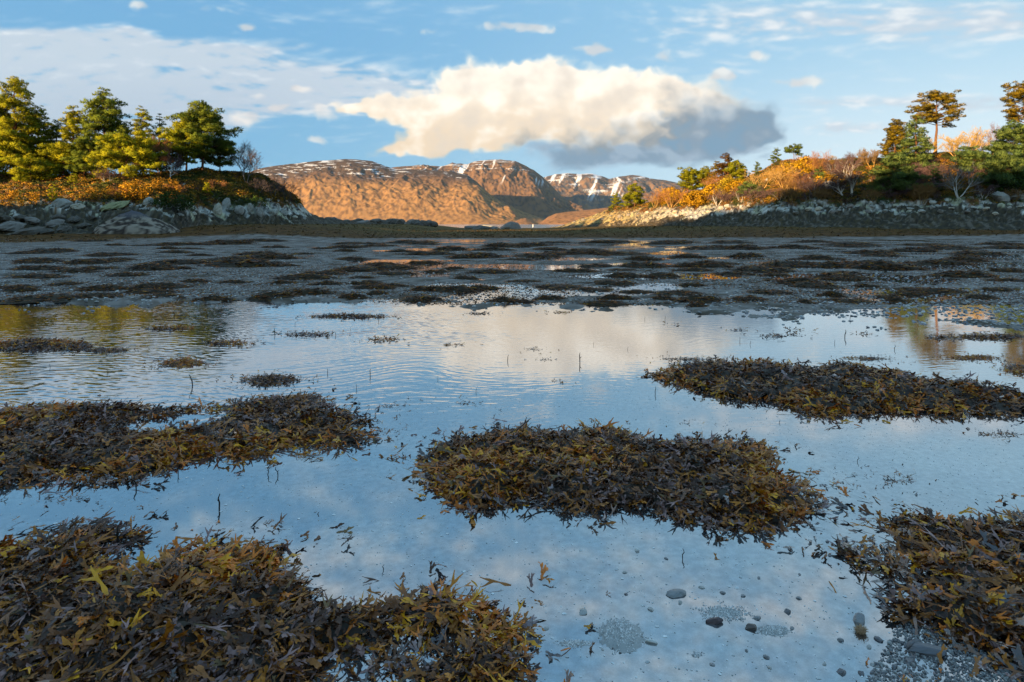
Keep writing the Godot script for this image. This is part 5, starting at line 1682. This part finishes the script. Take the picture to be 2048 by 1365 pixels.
	plum.position = on_flat(1430, 1246) + Vector3(0, 0.005, 0)
	plum.basis = Basis.from_scale(Vector3(0.031, 0.013, 0.016))
	tag(plum, "reddish-brown knobbly stone under the scattered grit patch", "stone", "")
	# twigs that stand in the mud
	var tw := "twigs standing in the pool"
	for q in [[385, 772, 22, -0.3], [740, 752, 14, 0.1], [655, 748, 10, 0.0], [713, 778, 9, 0.0], [952, 784, 8, 0.0], [1015, 722, 12, 0.2], [1160, 726, 20, 0.0], [1187, 690, 6, 0.1], [805, 916, 12, 0.1], [438, 1018, 30, 0.05], [356, 950, 16, 0.0], [272, 978, 24, -0.1], [533, 950, 16, 0.6], [556, 952, 18, -0.25], [238, 1090, 36, -0.1], [1366, 1118, 20, 0.0], [767, 1140, 10, 0.1], [1311, 788, 14, 0.0], [1463, 764, 8, 0.0], [1690, 676, 16, 0.1], [672, 672, 9, -0.3], [549, 668, 12, 0.0], [348, 632, 10, 0.0], [414, 634, 8, 0.3], [590, 650, 6, 0.0], [215, 746, 8, 0.1], [636, 664, 5, 0.2], [757, 640, 10, 0.0], [1480, 684, 9, 0.0], [1670, 688, 8, 0.0],
		[1500, 690, 8, 0.1], [1790, 700, 10, 0.0], [1330, 640, 8, 0.0], [1700, 640, 9, 0.1], [1255, 700, 6, 0.4], [100, 736, 8, -0.1], [1465, 808, 10, 0.7], [1714, 924, 10, 0.3], [1955, 640, 8, 0.2], [60, 746, 6, 0.0], [700, 660, 5, 0.2], [875, 760, 6, 0.1], [1560, 846, 6, 0.0], [1290, 640, 6, 0.0]]:
		var p := on_flat(q[0], q[1])
		var tall: float = q[2] * -p.z / F
		var s := Shape.new()
		var lean: float = q[3]
		var r := clampf(tall * 0.045, 0.0016, 0.007)
		s.tube(PackedVector3Array([Vector3(0, -0.02, 0), Vector3(lean * tall * 0.3 + rnd(-0.004, 0.004), tall * 0.4, 0), Vector3(lean * tall * 0.6 - rnd(-0.006, 0.006), tall * 0.75, 0.01), Vector3(lean * tall, tall, 0)]), PackedFloat32Array([r, r * 1.1, r * 0.9, r * 0.6]), 6, Color(0.03, 0.025, 0.02))
		if q[2] > 15:
			s.tube(PackedVector3Array([Vector3(lean * tall * 0.3, tall * 0.45, 0), Vector3(lean * tall * 0.3 + tall * 0.16 * (1 if rng.randf() < 0.5 else -1), tall * 0.6, 0)]), PackedFloat32Array([r * 0.8, r * 0.4]), 5, Color(0.03, 0.025, 0.02))
		var o := part("twig", s.mesh(), mats.wood)
		o.position = p
		var zone := "near the far edge" if q[1] < 660 else "in mid pool" if q[1] < 760 else "before the central island" if q[0] > 780 else "about the left mat" if q[1] < 1000 else "by the foreground heap"
		later(o, "%s dark twig standing in the water %s" % ["leaning" if absf(lean) > 0.2 else "thin upright" if q[2] < 12 else "tall upright", zone], "twig", tw, q[0])


func _ready() -> void:
	rng.seed = 7
	light_and_lens()
	make_land()
	plant_all()
	cover_all()
	stones_all()
	weed_all()
	pool_things()
	settle_labels()
